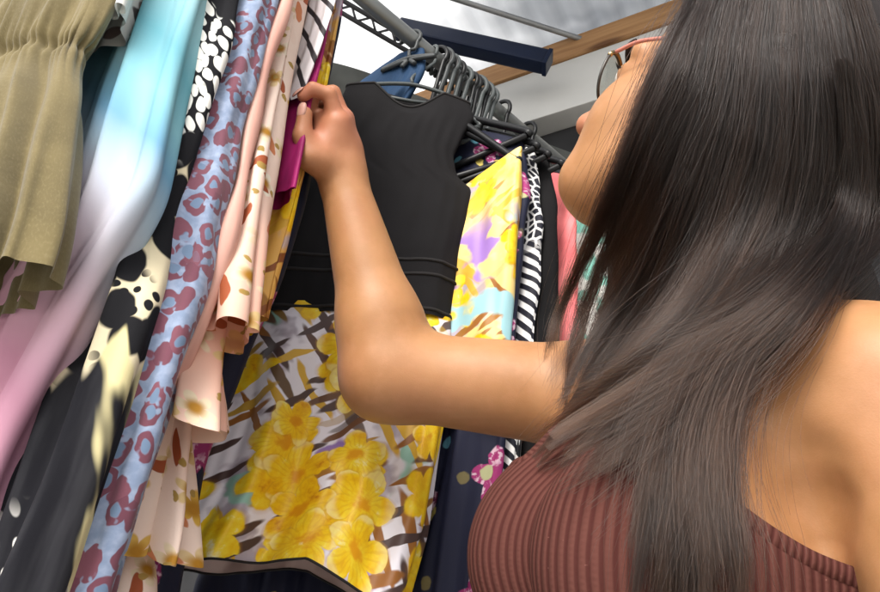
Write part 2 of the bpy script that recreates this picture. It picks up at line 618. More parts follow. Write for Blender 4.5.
def cloth_loop(base, yaw, rows, slope=.32, neck=.055, dip=.03, nphi=220, nv=150, freq=(11, 24, 43), seed=1, twist=0.0,
               hem=None, edge=.5, back_dip=.01, wr=.0016, pucker=None):
    """closed cloth tube hanging below base. rows: (drop, near, far, half thickness, fold depth, shift across, shift forward)"""
    g = np.random.default_rng(seed)
    R = np.array(rows, float)
    h = np.linspace(R[0, 0], R[-1, 0], nv)
    near, far, th, amp, oa, on = [interp_rows(h, R[:, 0], R[:, k]) for k in range(1, 7)]
    phi = np.linspace(-math.pi, math.pi, nphi + 1)
    c, s = np.cos(phi), np.sin(phi)
    cx = np.sign(c) * np.abs(c) ** .75
    sy = np.sign(s) * np.abs(s) ** .55
    x = np.where(cx[None] > 0, near[:, None] * cx[None], far[:, None] * cx[None])
    y = th[:, None] * sy[None]
    hh = h[:, None]
    front = (s > 0)[None]
    # folds push the cloth in and out along the outline of the loop
    gx, gy = np.gradient(x, axis=1), np.gradient(y, axis=1)
    ln = np.sqrt(gx ** 2 + gy ** 2) + 1e-9
    arc = np.cumsum(ln, 1)
    arc = arc - arc[:, [nphi // 2]]
    nx, ny = gy / ln, -gx / ln
    disp = np.zeros_like(x)
    for k, f in enumerate(freq):
        a = (1.0, .7, .45)[min(k, 2)]
        disp += amp[:, None] * a * np.sin(2 * math.pi * f * arc + g.uniform(0, 6.28) + g.normal(0, 1.6) * hh + .9 * np.sin(g.uniform(2, 5) * hh + g.uniform(0, 6.28)))
    for f, sl_ in ((34, 2.2), (27, -3.1), (52, 1.2), (19, 5.5), (11, -8.0)):
        m_ = .5 + .5 * np.sin(g.uniform(3, 9) * hh + g.uniform(8, 24) * arc + g.uniform(0, 6.28))
        disp += wr * m_ ** 1.5 * np.sin(2 * math.pi * (f * arc + sl_ * hh) + g.uniform(0, 6.28) + 1.2 * np.sin(4 * hh + g.uniform(0, 6.28))) * np.clip((hh - h[0]) / .1, .2, 1)
    if pucker is not None:
        p0, pw, pa, pf = pucker
        near_ = np.exp(-np.abs(hh - p0) / pw)
        disp += pa * near_ * (np.abs(np.sin(math.pi * pf * arc + .8 * np.sin(29 * arc) + 25 * (hh - p0) * np.sin(47 * arc))) - .5)
        disp -= pa * .9 * np.exp(-((hh - p0) / (pw * .35)) ** 2)
    disp = np.maximum(disp * np.clip((hh - h[0]) / .08, .15, 1), -.7 * th[:, None])
    x = x + nx * disp
    y = y + ny * disp
    # shoulders slope away from the neck, fading down the cloth
    fade = np.exp(-((h - h[0]) / .16) ** 2)[:, None]
    z = -hh - slope * np.maximum(np.abs(x) - neck, 0) * fade
    dp = np.where(front, dip, back_dip)
    z = z - dp * np.cos(np.clip(x / max(neck, 1e-3), -1, 1) * math.pi / 2) ** 1.2 * np.exp(-((h - h[0]) / .05) ** 2)[:, None]
    if hem is not None:
        z = z + hem(x, phi[None], hh)
    x = x + oa[:, None]
    y = y + on[:, None]
    ya = yaw + twist * (h - h[0])
    ca, sa = np.cos(ya)[:, None], np.sin(ya)[:, None]
    ax = q_dir[0] * ca - q_dir[1] * sa, q_dir[0] * sa + q_dir[1] * ca
    n0 = -r_dir
    an = n0[0] * ca - n0[1] * sa, n0[0] * sa + n0[1] * ca
    P = np.stack([base[0] + ax[0] * x + an[0] * y, base[1] + ax[1] * x + an[1] * y, base[2] + z], -1)
    d = np.linalg.norm(np.diff(P, axis=1), axis=2)
    u = np.concatenate([np.zeros((nv, 1)), np.cumsum(d, 1)], 1)
    u = u - u[:, [nphi // 2]]
    u = u.mean(0)[None] * .6 + u * .4
    dv = np.linalg.norm(np.diff(P, axis=0), axis=2)
    v = np.concatenate([np.zeros((1, nphi + 1)), np.cumsum(dv, 0)], 0)
    v = v.mean(1)[:, None] + 0 * v
    uv = np.stack([u, v], -1).reshape(-1, 2)
    i = np.arange(nv - 1)[:, None] * (nphi + 1) + np.arange(nphi)[None]
    F = np.stack([i, i + 1, i + nphi + 2, i + nphi + 1], -1).reshape(-1, 4)
    return P, F, uv


def add_cloth(name, P, F, uv, m, parent=None):
    return mesh_np(name, P.reshape(-1, 3), F, m, parent, uv=uv)


def hem_tube(name, P, row, r, m, parent):
    return mesh_np(name, *tube_np(P[row, :-1], r, 6, closed=True), m, parent)


GROUP_D = 'clothes hanging on the rail'
dark_plastic = plain('hanger_plastic', (.055, .06, .062), .2, rough=.42)
grey_plastic = plain('hanger_grey', (.075, .085, .086), .2, rough=.42)
black_plastic = plain('hanger_black', (.012, .012, .013), .2, rough=.35)


def hanger(tt, label, yaw=0.0, half=.17, m=None, tilt=.33, bar=True, drop=.075, rad=.0042, hook_r=.0032, group='hangers on the rail', hook_yaw=None, flip=-1, loop=0.0, shift=None):
    m = m or dark_plastic
    b = on_rail(tt)
    a = rot(q_dir, yaw)
    ha = rot(q_dir, yaw if hook_yaw is None else hook_yaw)
    t = thing('clothes_hanger', label, 'hanger', b, group)
    rr = PR + hook_r + .0015 + loop
    pts = []
    for k in np.linspace(-1.9, math.pi / 2 + .75, 18):            # over the rail
        pts.append(b + ha * flip * (-rr * math.sin(k - .0)) * 1.0 + np.array([0, 0, rr * math.cos(k) - .0]))
    neck = b + np.array([0, 0, -drop]) + (0 if shift is None else shift)
    pts += [b + ha * flip * -rr * .55 + np.array([0, 0, -rr * 1.6]), neck + np.array([0, 0, .02]), neck + [0, 0, .002]]
    mesh_np('hook', *tube_np(spline(pts, 60), hook_r, 8), m, t)
    L_ = neck + a * half + np.array([0, 0, -tilt * half])
    R_ = neck - a * half + np.array([0, 0, -tilt * half])
    arm = [R_ + np.array([0, 0, -.012]), R_ + a * .006, neck - a * .05 + [0, 0, -tilt * .035], neck - a * .012, neck + a * .012, neck + a * .05 + [0, 0, -tilt * .035], L_ - a * .006, L_ + np.array([0, 0, -.012])]
    parts = [tube_np(spline(arm, 50), rad, 8)]
    if bar:
        parts.append(tube_np([R_ + np.array([0, 0, -.012]), neck + np.array([0, 0, -tilt * half - .016]), L_ + np.array([0, 0, -.012])], rad * .85, 8))
    mesh_np('shoulder_bar', *join(parts), m, t)
    return t


# ---- cloth colours -------------------------------------------------------
def _olive(T):
    uv = T.coord('UV')
    n = T.noise(uv, 18, 5)
    w = T.noise(T.comb(T.sep(uv)[0] * 900.0, T.sep(uv)[1] * 300.0), 1.0, 2)
    c = T.mix(n.step(.3, .7), (.108, .084, .035), (.158, .124, .054))
    c = T.mix(w.step(.45, .8) * .22, c, (.28, .235, .13))
    return {'color': c, 'height': weave(T, uv), 'bump': .22, 'dist': .0015}


def _tiedye(T):
    uv = T.coord('UV')
    uw = T.warp(uv, 5, .05)
    x, y, _ = T.sep(uw)
    f = (y * 1.0 + x * .9)
    c = T.ramp(f, [(0.0, (.30, .50, .53)), (.36, (.30, .50, .54)), (.44, (.14, .37, .44)), (.50, (.24, .50, .57)), (.56, (.17, .36, .52)), (.605, (.40, .52, .62)), (.65, (.58, .55, .62)),
                   (.70, (.74, .50, .60)), (.76, (.55, .28, .38)), (.86, (.66, .36, .46)), (.95, (.80, .52, .58))])
    b = T.noise(T.comb(x * 14.0, y * 2.0), 1.0, 3)
    c = T.mix(b.step(.50, .66) * .30 * y.step(.62, .55), c, (.70, .78, .82))
    return {'color': c, 'height': weave(T, uv), 'bump': .06}


def _animal(T):
    uv = T.coord('UV')
    x, y, _ = T.sep(uv)
    uw = T.warp(uv, 30, .012)
    black = (.012, .012, .014)
    # lace of pale petals near the top
    st = T.comb(T.sep(uw)[0] * 1.5 + T.sep(uw)[1] * .5, T.sep(uw)[1] * .85)
    e = T.voro(st, 72, .75)['Distance'].step(.50, .43)
    gap = T.noise(uv, 16, 2).step(.42, .46)
    A = T.mix(e * gap, black, (.74, .73, .68))
    # big dark blots on cream
    v2 = T.voro(T.comb(T.sep(uw)[0] * 1.15, T.sep(uw)[1] * .9), 32, .85)
    sel = T.sep(v2['Color'])[0]
    blot = v2['Distance'].step(.50, .42)
    v3 = T.voro(uw, 75, 1.0)['Distance'].step(.30, .24) * T.noise(uv, 14, 1).step(.5, .6)
    B = T.mix(blot.max(v3), (.66, .58, .40), black)
    # dark brush washes with cream gaps, then pale dashes
    n = T.noise(T.comb(x * 9.0 + y * 3.0, y * 2.2), 1.0, 4, .55)
    n2 = T.noise(T.comb(x * 60.0, y * 8.0), 1.0, 3)
    C_ = T.mix((n + (y - .84).abs().step(.05, .0) * .10).step(.60, .63), T.mix(n2.step(.35, .7), (.010, .010, .013), (.028, .028, .032)), (.62, .55, .30))
    dv = T.voro(T.comb((x + y * .5) * 1.0, (y - x * .5) * .45), 85, .6)
    dash = dv['Distance'].step(.32, .24) * T.noise(uv, 7, 1).step(.50, .56)
    D = T.mix(dash, C_, (.72, .70, .66))
    t1 = (y + (T.noise(uv, 14, 2) - .5) * .10).step(.53, .55)
    t2 = (y + (T.noise(T.comb(x * 30.0, y * 4.0), 1.0, 2) - .5) * .16).step(.705, .715)
    t3 = y.step(.80, .83)
    c = T.mix(t1, A, B)
    c = T.mix(t2, c, C_)
    c = T.mix(t3, c, D)
    return {'color': c, 'height': weave(T, uv), 'bump': .08}


def _leopard(T):
    uv = T.coord('UV')
    uw = T.warp(uv, 60, .012)
    v = T.voro(T.comb(T.sep(uw)[0] * 1.1, T.sep(uw)[1] * .8), 56, .8)
    d = v['Distance']
    rnd = T.sep(v['Color'])
    cut = T.noise(uv, 70, 2).step(.36, .42)
    ring = d.step(.50, .45) * d.step(.19, .25).max((rnd[0] > .7) if False else rnd[0].step(.70, .72)) * cut
    base = T.mix(T.noise(uv, 110, 3).step(.35, .7), (.19, .245, .36), (.28, .335, .46))
    core = T.mix(d.step(.26, .18), base, (.13, .19, .29))
    c = T.mix(ring, core, T.mix(rnd[1], (.125, .040, .062), (.18, .062, .088)))
    return {'color': c, 'height': weave(T, uv, 1100), 'bump': .12}


def _mauve(T):
    uv = T.coord('UV')
    x, y, _ = T.sep(uv)
    n = T.noise(T.comb(x * 40, y * 6), 1, 3)
    return {'color': T.mix(n.step(.35, .7), (.52, .27, .22), (.70, .42, .34)), 'height': weave(T, uv), 'bump': .08}


def _peach(T):
    uv = T.coord('UV')
    uw = T.warp(uv, 40, .008)
    x, y, _ = T.sep(uw)
    base = T.mix(T.noise(T.comb(x * 10.0, y * 5.0), 1, 3).step(.35, .65), (.80, .43, .32), (.86, .62, .50))
    base = T.mix(y.step(.12, .30) * y.step(.62, .45) * .7, base, (.90, .78, .68))
    # mustard blossom clusters, rust leaves, pale buds
    v = T.voro(uw, 25.0, .9)
    px, py, _ = T.sep(T.vadd(uw, v['Position'], 'SUBTRACT'))
    k = T.sep(v['Color'])
    m1, r1 = T.petals(px, py, .0145, 5, k[0] * 6.28, .55)
    fl = m1.step(-.001, .002) * k[1].step(.18, .20)
    flc = T.mix((r1 * 80.0).step(.2, .8), (.42, .20, .02), T.mix(k[2], (.66, .40, .04), (.86, .80, .68)))
    c = T.mix(fl, base, flc)
    uv2 = T.vadd(uw, (.31, .17, 0))
    v2 = T.voro(uv2, 22.0, .9)
    qx, qy, _ = T.sep(T.vadd(uv2, v2['Position'], 'SUBTRACT'))
    k2 = T.sep(v2['Color'])
    an = k2[0] * 3.14
    lx = qx * an.cos() + qy * an.sin()
    ly = qy * an.cos() - qx * an.sin()
    leaf = ((lx * 66.0).abs().pow(2.0) + (ly * 205.0).abs().pow(1.6)).step(1.05, .85) * k2[1].step(.28, .30)
    lc = T.mix(k2[2].step(.45, .55), (.36, .09, .035), (.60, .22, .10))
    c = T.mix(leaf, c, lc)
    sp = T.voro(T.warp(uv, 90, .01), 60, 1.0)
    dot = sp['Distance'].step(.22, .16) * T.sep(sp['Color'])[0].step(.72, .74)
    c = T.mix(dot, c, (.40, .26, .07))
    return {'color': c, 'height': weave(T, uv), 'bump': .10}


def floral(T, uv, seed=0.0, dark=(.085, .05, .045), pale=(.86, .82, .88), flowers=(), scatter=.62, R=.036, blades=.52):
    """painterly tropical print: washes, blade leaves and soft yellow blossoms"""
    uw = T.warp(T.warp(uv, 16, .020), 80, .006)
    x, y, _ = T.sep(uw)
    sh = T.comb(x + seed, y + seed)
    n1 = T.noise(sh, 13, 3, .55)
    n2 = T.noise(T.vadd(sh, (3.1, 1.7, 0)), 42, 4, .6)
    n3 = T.noise(T.vadd(sh, (7.3, 4.1, 0)), 12, 2)
    c = T.mix(n1.step(.52, .60), pale, (.46, .40, .46))
    c = T.mix(n3.step(.60, .64), c, (.32, .56, .46))
    c = T.mix(n3.step(.34, .30), c, (.32, .20, .50))
    # fans of narrow blades, dark plum to ochre
    bx, by, _ = T.sep(T.warp(uv, 20, .012))
    for q, (ca, sa, kx, ky) in enumerate(((.80, .60, 62.0, 9.0), (.50, -.86, 70.0, 11.0))):
        bl = T.comb((bx * ca + by * sa) * kx + n1 * 1.1 + q * 5.0, (by * ca - bx * sa) * ky)
        b = T.voro(bl, 1.0, 1.0)
        bk = T.sep(b['Color'])
        col = T.mix(bk[1].step(.35, .65), dark, T.mix(bk[2].step(.3, .7), (.33, .13, .03), (.70, .42, .05)))
        c = T.mix(b['Distance'].step(.46, .36) * bk[0].step(blades, blades + .04), c, col)
    shade = (n2 - .5) * 1.7 + (n1 - .5) * .8 + .5
    yc = T.ramp(shade, [(.08, (.62, .22, .006)), (.26, (.82, .44, .008)), (.46, (.90, .57, .010)), (.72, (.93, .69, .04)), (.92, (.92, .86, .55))])
    for q in range(2):
        off = (seed + .6 + q * .37, .2 + q * .71, 0)
        vv = T.vadd(uw, off)
        v = T.voro(vv, 13.5, .9)
        px, py, _ = T.sep(T.vadd(vv, v['Position'], 'SUBTRACT'))
        k = T.sep(v['Color'])
        m1, r1 = T.petals(px, py, (k[2] * .5 + .7) * R, 5, k[0] * 6.28, .42, .8)
        c = T.mix(m1.step(-.0015, .0025) * k[1].step(scatter, scatter + .02), c, yc)
        c = T.mix((m1.step(-.006, -.001) - m1.step(-.001, .004)).max(0.0) * k[1].step(scatter, scatter + .02) * .2, c, (.50, .22, .02))
    for (fx, fy, R_, ro) in flowers:
        m2, r2 = T.petals(x - fx, y - fy, R_ * 1.08, 5, ro, .52, .75)
        c = T.mix((m2.step(-.004, -.001)) * .30, c, (.58, .28, .02))
        ray_ = (T.atan2(y - fy, x - fx) * 21.0 + n2 * 5.0).sin()
        pc = T.mix(ray_.step(.2, .95) * .45 * (r2 / R_).step(.2, .5), yc, (.78, .42, .01))
        pc = T.mix((r2 / R_ + (n2 - .5) * .9).step(.36, .12) * .85, pc, (.74, .30, .008))
        pc = T.mix((r2 / R_ + (n1 - .5) * 1.5).step(.80, 1.0) * .5, pc, (.92, .82, .40))
        c = T.mix(m2.step(-.0008, .001), c, pc)
    return c


SKIRT_FLOWERS = [(.170, .065, .040, .3), (.120, .080, .038, 1.1), (.147, .120, .040, .8), (.135, .045, .032, 2.0), (.235, .205, .042, .2),
                 (.205, .245, .042, .6), (.225, .175, .030, 1.4), (.188, .292, .038, .9), (.135, .225, .034, .1), (.118, .275, .038, 1.7), (.090, .145, .028, .5), (.050, .19, .024, .4), (.165, .335, .038, .7), (.105, .325, .036, .9)]


def _skirt(T):
    uv = T.coord('UV')
    c = floral(T, uv, .0, flowers=SKIRT_FLOWERS, scatter=.62, R=.036, blades=.52)
    bk = T.new('ShaderNodeNewGeometry')
    c = T.mix(S(T.t, bk.outputs['Backfacing']), c, (.50, .38, .35))
    return {'color': c, 'height': weave(T, uv), 'bump': .05}


def _yellow(T):
    uv = T.coord('UV')
    c = floral(T, uv, 2.7, dark=(.34, .15, .03), pale=(.86, .64, .24), scatter=.42, R=.034, blades=.62)
    x, y, _ = T.sep(uv)
    pz = T.noise(T.vadd(T.warp(uv, 30, .03), (4.2, 1.1, 0)), 13, 2)
    c = T.mix(pz.step(.57, .61) * y.step(.06, .12), c, (.36, .20, .55))
    c = T.mix(pz.step(.42, .38) * y.step(.08, .14), c, (.34, .58, .62))
    c = T.mix(T.noise(uv, 26, 4).step(.40, .60) * y.step(.14, .05) * .8, c, (.78, .55, .07))
    return {'color': c, 'height': weave(T, uv), 'bump': .05}


def _bodice(T):
    uv = T.coord('UV')
    n = T.noise(uv, 14, 4)
    return {'color': T.mix(n, (.008, .0075, .008), (.015, .014, .015)), 'height': weave(T, uv), 'bump': .15}


def _navyfl(T):
    uv = T.coord('UV')
    uw = T.warp(uv, 60, .010)
    v = T.voro(uw, 9.0, .65)
    px, py, _ = T.sep(T.vadd(uw, v['Position'], 'SUBTRACT'))
    k = T.sep(v['Color'])
    m1, r1 = T.petals(px, py, .036, 5, k[0] * 6.28, .45)
    fl = m1.step(-.001, .002) * k[1].step(.12, .14)
    n = T.noise(uv, 120, 2).step(.50, .60)
    fc = T.mix(n * r1.step(.004, .02), T.mix(k[2].step(.4, .6), (.13, .012, .055), (.30, .03, .14)), (.55, .38, .46))
    navy = T.mix(T.noise(uv, 10, 3), (.007, .008, .022), (.012, .014, .036))
    c = T.mix(fl, navy, fc)
    uw2 = T.vadd(uw, (.4, .33, 0))
    v2 = T.voro(uw2, 26, .9)
    sp = v2['Distance'].step(.24, .18) * T.sep(v2['Color'])[0].step(.66, .68)
    c = T.mix(sp, c, T.mix(T.sep(v2['Color'])[1].step(.5, .6), (.10, .28, .36), (.50, .40, .10)))
    return {'color': c, 'height': weave(T, uv), 'bump': .08}


def _stripe(T):
    uv = T.coord('UV')
    x, y, _ = T.sep(uv)
    bend = (x * 26.0).abs() * .35 + T.noise(uv, 8, 2) * .5
    s_ = ((y * 52.0) + bend + x * 30.0).fract()
    zz = T.voro(T.comb(x * 70.0, y * 60.0), 1.0, .8, 'DISTANCE_TO_EDGE')['Distance'].step(.10, .16)
    c = T.mix(s_.step(.46, .54), (.012, .012, .02), (.74, .73, .72))
    c2 = T.mix(zz, (.72, .71, .70), (.012, .012, .02))
    c = T.mix(y.step(.26, .22), c, c2)
    return {'color': c}


def _tri(T):
    uv = T.coord('UV')
    x, y, _ = T.sep(uv)
    a, b = (x * 36.0), (y * 36.0)
    par = ((a.floor() + b.floor()) * .5).fract().step(.2, .3)
    tri = (a.fract() - b.fract()).step(-.03, .03)
    tr2 = (a.fract() + b.fract()).step(.97, 1.03)
    t_ = par * tri + par.inv() * tr2
    return {'color': T.mix(t_, (.013, .013, .016), (.70, .66, .64))}


def _coral(T):
    uv = T.coord('UV')
    y = T.sep(uv)[1]
    n = T.noise(uv, 12, 3)
    c = T.mix(n.step(.3, .7), (.62, .12, .13), (.78, .22, .22))
    c = T.mix(y.step(.34, .44), c, (.28, .025, .05))
    c = T.mix(T.noise(uv, 30, 2).step(.54, .58) * y.step(.45, .5), c, (.22, .55, .48))
    return {'color': c}


def _mint(T):
    uv = T.coord('UV')
    return {'color': T.mix(T.noise(uv, 22, 3).step(.46, .52), (.20, .50, .42), (.72, .74, .70))}


def _denim(T):
    uv = T.coord('UV')
    n = T.noise(T.comb(T.sep(uv)[0] * 300, T.sep(uv)[1] * 40), 1, 3)
    return {'color': T.mix(n, (.009, .030, .075), (.022, .055, .115)), 'height': weave(T, uv), 'bump': .2}


def _white_print(T):
    uv = T.coord('UV')
    v = T.voro(T.warp(uv, 30, .02), 34, 1.0)
    d = v['Distance'].step(.30, .24) * T.sep(v['Color'])[0].step(.45, .47)
    return {'color': T.mix(d, (.72, .70, .66), T.mix(T.sep(v['Color'])[1], (.05, .05, .05), (.35, .24, .22)))}


def _strapes(T):
    uv = T.coord('UV')
    y = T.sep(uv)[1]
    x = T.sep(uv)[0]
    s_ = (y * 28.0 + x * 40.0).fract()
    return {'color': T.mix(s_.step(.70, .76), (.74, .70, .72), (.03, .025, .03))}


def _magenta(T):
    uv = T.coord('UV')
    n = T.noise(T.comb(T.sep(uv)[0] * 60, T.sep(uv)[1] * 10), 1, 3)
    return {'color': T.mix(n.step(.3, .7), (.20, .008, .075), (.42, .02, .16)), 'height': weave(T, uv), 'bump': .1}


def _orange(T):
    uv = T.coord('UV')
    return {'color': floral(T, uv, 5.1, dark=(.25, .08, .02), pale=(.74, .42, .10))}


CM = {}
for nm, fn, kw in (('olive', _olive, dict(rough=.9, sheen=.2)), ('tiedye', _tiedye, dict(rough=.8, spec=.08, trans=.15)), ('animal', _animal, dict(rough=.85, spec=.1)), ('leopard', _leopard, dict(rough=.8, sheen=.2)),
                   ('mauve', _mauve, dict(rough=.6)), ('peach', _peach, dict(rough=.65, trans=.22)), ('skirt', _skirt, dict(rough=.45, spec=.35, trans=.06)), ('yellow', _yellow, dict(rough=.45, trans=.1)),
                   ('bodice', _bodice, dict(rough=.9, spec=.12)), ('navy_floral', _navyfl, dict(rough=.7)), ('stripe', _stripe, dict(rough=.7)), ('triangles', _tri, dict(rough=.7)),
                   ('coral', _coral, dict(rough=.7)), ('mint', _mint, dict(rough=.7)), ('denim', _denim, dict(rough=.7, spec=.15)), ('white_print', _white_print, dict(rough=.7, trans=.2)), ('stripe_strap', _strapes, dict(rough=.6)),
                   ('magenta', _magenta, dict(rough=.6, trans=.1)), ('orange_print', _orange, dict(rough=.5, trans=.1))):
    CM[nm] = material(nm, fn, **kw)
CM['black'] = plain('black_cloth', (.009, .0085, .009), .3, rough=.9, spec=.12)
CM['lining'] = plain('lining', (.30, .24, .22), .15, rough=.7)
CM['trim'] = plain('hem_trim', (.02, .018, .018), .2, rough=.8)


def garment(name, label, cat, tt, rows, m, yaw=0.0, hang=True, hlabel=None, hm=None, hhalf=None, hyaw=None, **kw):
    b = on_rail(tt)
    P, F, uv = cloth_loop(b, yaw, rows, **kw)
    o = add_cloth(name, P, F, uv, CM[m])
    tag(o, label, cat, GROUP_D)
    if hang:
        R = rows[0]
        hanger(tt, hlabel, yaw if hyaw is None else hyaw, hhalf or min(R[1], R[2]) * .95, hm, drop=rows[0][0] - .012, tilt=kw.get('slope', .32))
    return o, P


# --- olive cotton dress, closest to the phone
def bunch(name, label, cat, px, e, yaw, pts, far, th, amp, ln, m, hlabel, seed, hole=.15, lean=0.0, **kw):
    tt = t_for(px[0], px[1], e, yaw)
    o, P = garment(name, label, cat, tt, edge_rows(tt, yaw, pts, far, th, amp, ln, hole), m, yaw=yaw, hlabel=hlabel, seed=seed, **kw)
    return o, P, tt


yO = .38
tO = t_for(100, 20, .20, yO)
OLIVE, P = garment('olive_dress', 'olive green cotton dress with a gathered waist and short skirt, nearest the phone', 'dress', tO,
               [(.075, .15, .15, .012, .002, 0, 0), (.20, .185, .19, .02, .005, 0, 0), (.42, .192, .195, .024, .005, 0, 0), (.525, .192, .19, .026, .004, 0, 0), (.556, .188, .188, .021, .002, 0, 0),
                (.575, .190, .188, .020, .002, 0, 0), (.61, .202, .192, .028, .005, 0, 0), (.67, .218, .20, .036, .006, 0, 0), (.735, .234, .21, .042, .007, 0, 0), (.768, .238, .21, .043, .007, 0, 0)], 'olive', yaw=yO,
               hlabel='hanger inside the olive green dress', seed=11, freq=(13, 27, 47), nv=300, nphi=640, pucker=(.555, .018, .0048, 150), wr=.0018)
bunch('printed_blouse', 'white blouse with small grey print squeezed behind the olive dress', 'blouse', (126, 12), .19, .15, [(126, 12), (112, 60), (100, 110)], .17, .012, .004, .56, 'white_print',
      'hanger inside the white printed blouse', 3)
bunch('tie_dye_dress', 'satin dress tie dyed in teal, white and pink', 'dress', (192, 10), .20, .10, [(195, 0), (172, 80), (148, 190), (134, 225), (100, 262), (78, 300), (50, 360), (0, 445)], .20, .024, .0035, 1.22, 'tiedye',
      'hanger inside the teal tie dyed dress', 5, nv=220)
bunch('print_dress', 'long black and cream dress with blotched print and white petal lace pattern', 'dress', (213, 70), .20, .10, [(232, 0), (213, 70), (190, 140), (167, 210), (150, 290), (120, 400), (82, 500), (50, 592)], .20, .017, .0035, 1.35, 'animal',
      'hanger inside the black and cream print dress', 8, nv=220)
bunch('leopard_dress', 'pale blue dress with burgundy leopard spots', 'dress', (240, 100), .197, .10, [(270, 0), (252, 60), (236, 120), (218, 200), (207, 268), (191, 316), (164, 400), (118, 535), (100, 592)], .19, .021, .0030, 1.30, 'leopard',
      'hanger inside the leopard spot dress', 21)
bunch('mauve_dress', 'plain dusty pink dress between the leopard and the peach floral ones', 'dress', (252, 130), .19, .10, [(288, 0), (268, 70), (252, 130), (240, 200), (226, 260), (204, 330), (172, 392), (120, 500)], .18, .012, .0016, 1.12, 'mauve',
      'hanger inside the dusty pink dress', 22)
# --- peach floral with ruffles
yP = .10
tP = t_for(278, 170, .205, yP)
Pt = thing('peach_floral_dress', 'peach floral dress with a loose ruffled hem', 'dress', on_rail(tP), GROUP_D)
P, F, uv = cloth_loop(on_rail(tP), yP, edge_rows(tP, yP, [(302, 0), (284, 90), (272, 170), (262, 250), (256, 330), (252, 372)], .19, .017, .0045, .80, .16), seed=31, freq=(12, 25, 40), nv=190)
add_cloth('bodice', P, F, uv, CM['peach'], Pt)
for q, (h0, h1, n0, sd_) in enumerate(((.66, .815, .172, 33), (.74, .905, .150, 34), (.83, 1.0, .132, 35))):
    P, F, uv = cloth_loop(on_rail(tP) + r_dir * .002, yP, [(h0, n0 - .02, .17, .012 - .002 * q, .002, 0, 0), (h0 + .05, n0 - .012, .175, .016, .006, 0, 0), ((h0 + h1) / 2 + .02, n0 - .004, .18, .022, .012, 0, 0), (h1, n0 + .008, .19, .030, .019, 0, 0)],
                          seed=sd_, freq=(15, 26, 41), edge=.9, slope=0, dip=0, back_dip=0, nv=110, nphi=420, wr=.002, hem=lambda x, p, h, k=q: .012 * np.sin(x * 55 + k * 2))
    uv = uv + np.array([.31 * q, .17 * q])
    add_cloth('ruffle', P, F, uv, CM['peach'], Pt)
hanger(tP, 'hanger inside the peach floral dress', yP, .15, drop=.063, tilt=.32)
# --- striped top and magenta piece in the hand
bunch('striped_blouse', 'white blouse with black dashes next to the hand', 'blouse', (312, 62), .165, .05, [(337, 0), (326, 35), (314, 70), (299, 105), (289, 128)], .15, .006, .001, .45, 'stripe_strap',
      'hanger inside the white dashed blouse', 41, hole=.13)
bunch('magenta_blouse', 'magenta blouse pinched between finger and thumb', 'blouse', (300, 140), .16, .05, [(322, 60), (313, 95), (306, 140), (296, 190), (282, 245), (268, 300)], .15, .008, .002, .60, 'magenta',
      'hanger inside the magenta blouse', 42, hole=.12)
bunch('orange_dress', 'orange and yellow print dress showing under the magenta blouse', 'dress', (300, 190), .145, .05, [(316, 130), (304, 170), (297, 200), (285, 240), (270, 300)], .15, .010, .002, .72, 'orange_print',
      'hanger inside the orange print dress', 43, hole=.12)
tN = -.122
garment('long_navy_dress', 'long dark navy dress with burgundy flowers behind the peach ruffle', 'dress', tN, edge_rows(tN, .05, [(300, 180), (262, 300), (218, 400), (199, 440), (184, 500), (168, 592)], .17, .014, .004, 1.30, .10), 'navy_floral',
        yaw=.05, hlabel='hanger inside the long navy dress', seed=44)

# --- black bodice dress facing the phone
tB = float(np.dot(at_plane(432, 50, RA, q_dir) - RA, r_dir))
def face_yaw(a):                             # yaw that makes the across axis point along world direction a
    return math.atan2(a[1], a[0]) - math.atan2(q_dir[1], q_dir[0])
yB = face_yaw((1.0, .12))
bB = on_rail(tB)
Bt = thing('black_bodice_dress', 'sleeveless dress with a black bodice over a yellow floral skirt', 'dress', bB, GROUP_D)
def lr(h, L, R, th, amp, on=0.0):
    return (h, (R - L) / 2, (R - L) / 2, th, amp, (L + R) / 2, on)
bC = bB + rot(-r_dir, yB) * .035
P, F, uv = cloth_loop(bC, yB, [lr(.128, -.135, .066, .008, 0), lr(.160, -.142, .076, .014, .0005), lr(.20, -.130, .060, .018, .001), lr(.255, -.128, .044, .022, .001), lr(.298, -.138, .052, .024, .001), lr(.326, -.166, .083, .026, .001),
                              lr(.38, -.178, .076, .028, .002), lr(.45, -.192, .064, .030, .003), lr(.528, -.203, .057, .031, .003), lr(.562, -.204, .056, .032, .003)], slope=.22, neck=.058, dip=.042, seed=51, freq=(5, 9, 16), nv=220, nphi=320, wr=.0006,
                      hem=lambda x, p, h: .09 * (x) * np.clip((h - .25) / .3, 0, 1))
add_cloth('bodice', P, F, uv, CM['bodice'], Bt)
seams = [tube_np(P[int(k * 219), :-1], .0028, 6, closed=True) for k in (.80, .855, .985)]
mesh_np('waist_seam', *join(seams), CM['trim'], Bt)
mesh_np('neck_binding', *tube_np(P[1, :-1], .0024, 6, closed=True), CM['trim'], Bt)
P, F, uv = cloth_loop(bC, yB, [lr(.545, -.201, .053, .028, .003), lr(.60, -.206, .059, .033, .006, .003), lr(.70, -.214, .062, .038, .009, .010), lr(.80, -.232, .045, .044, .011, .016), lr(.875, -.246, .018, .047, .012, .02)],
                      slope=0, dip=0, back_dip=0, seed=52, freq=(6, 11, 17), nv=190, nphi=340, hem=lambda x, p, h: .09 * x - np.clip(x - .02, 0, 1) * .55 * np.clip((h - .7) / .17, 0, 1))
add_cloth('skirt', P, F, uv, CM['skirt'], Bt)
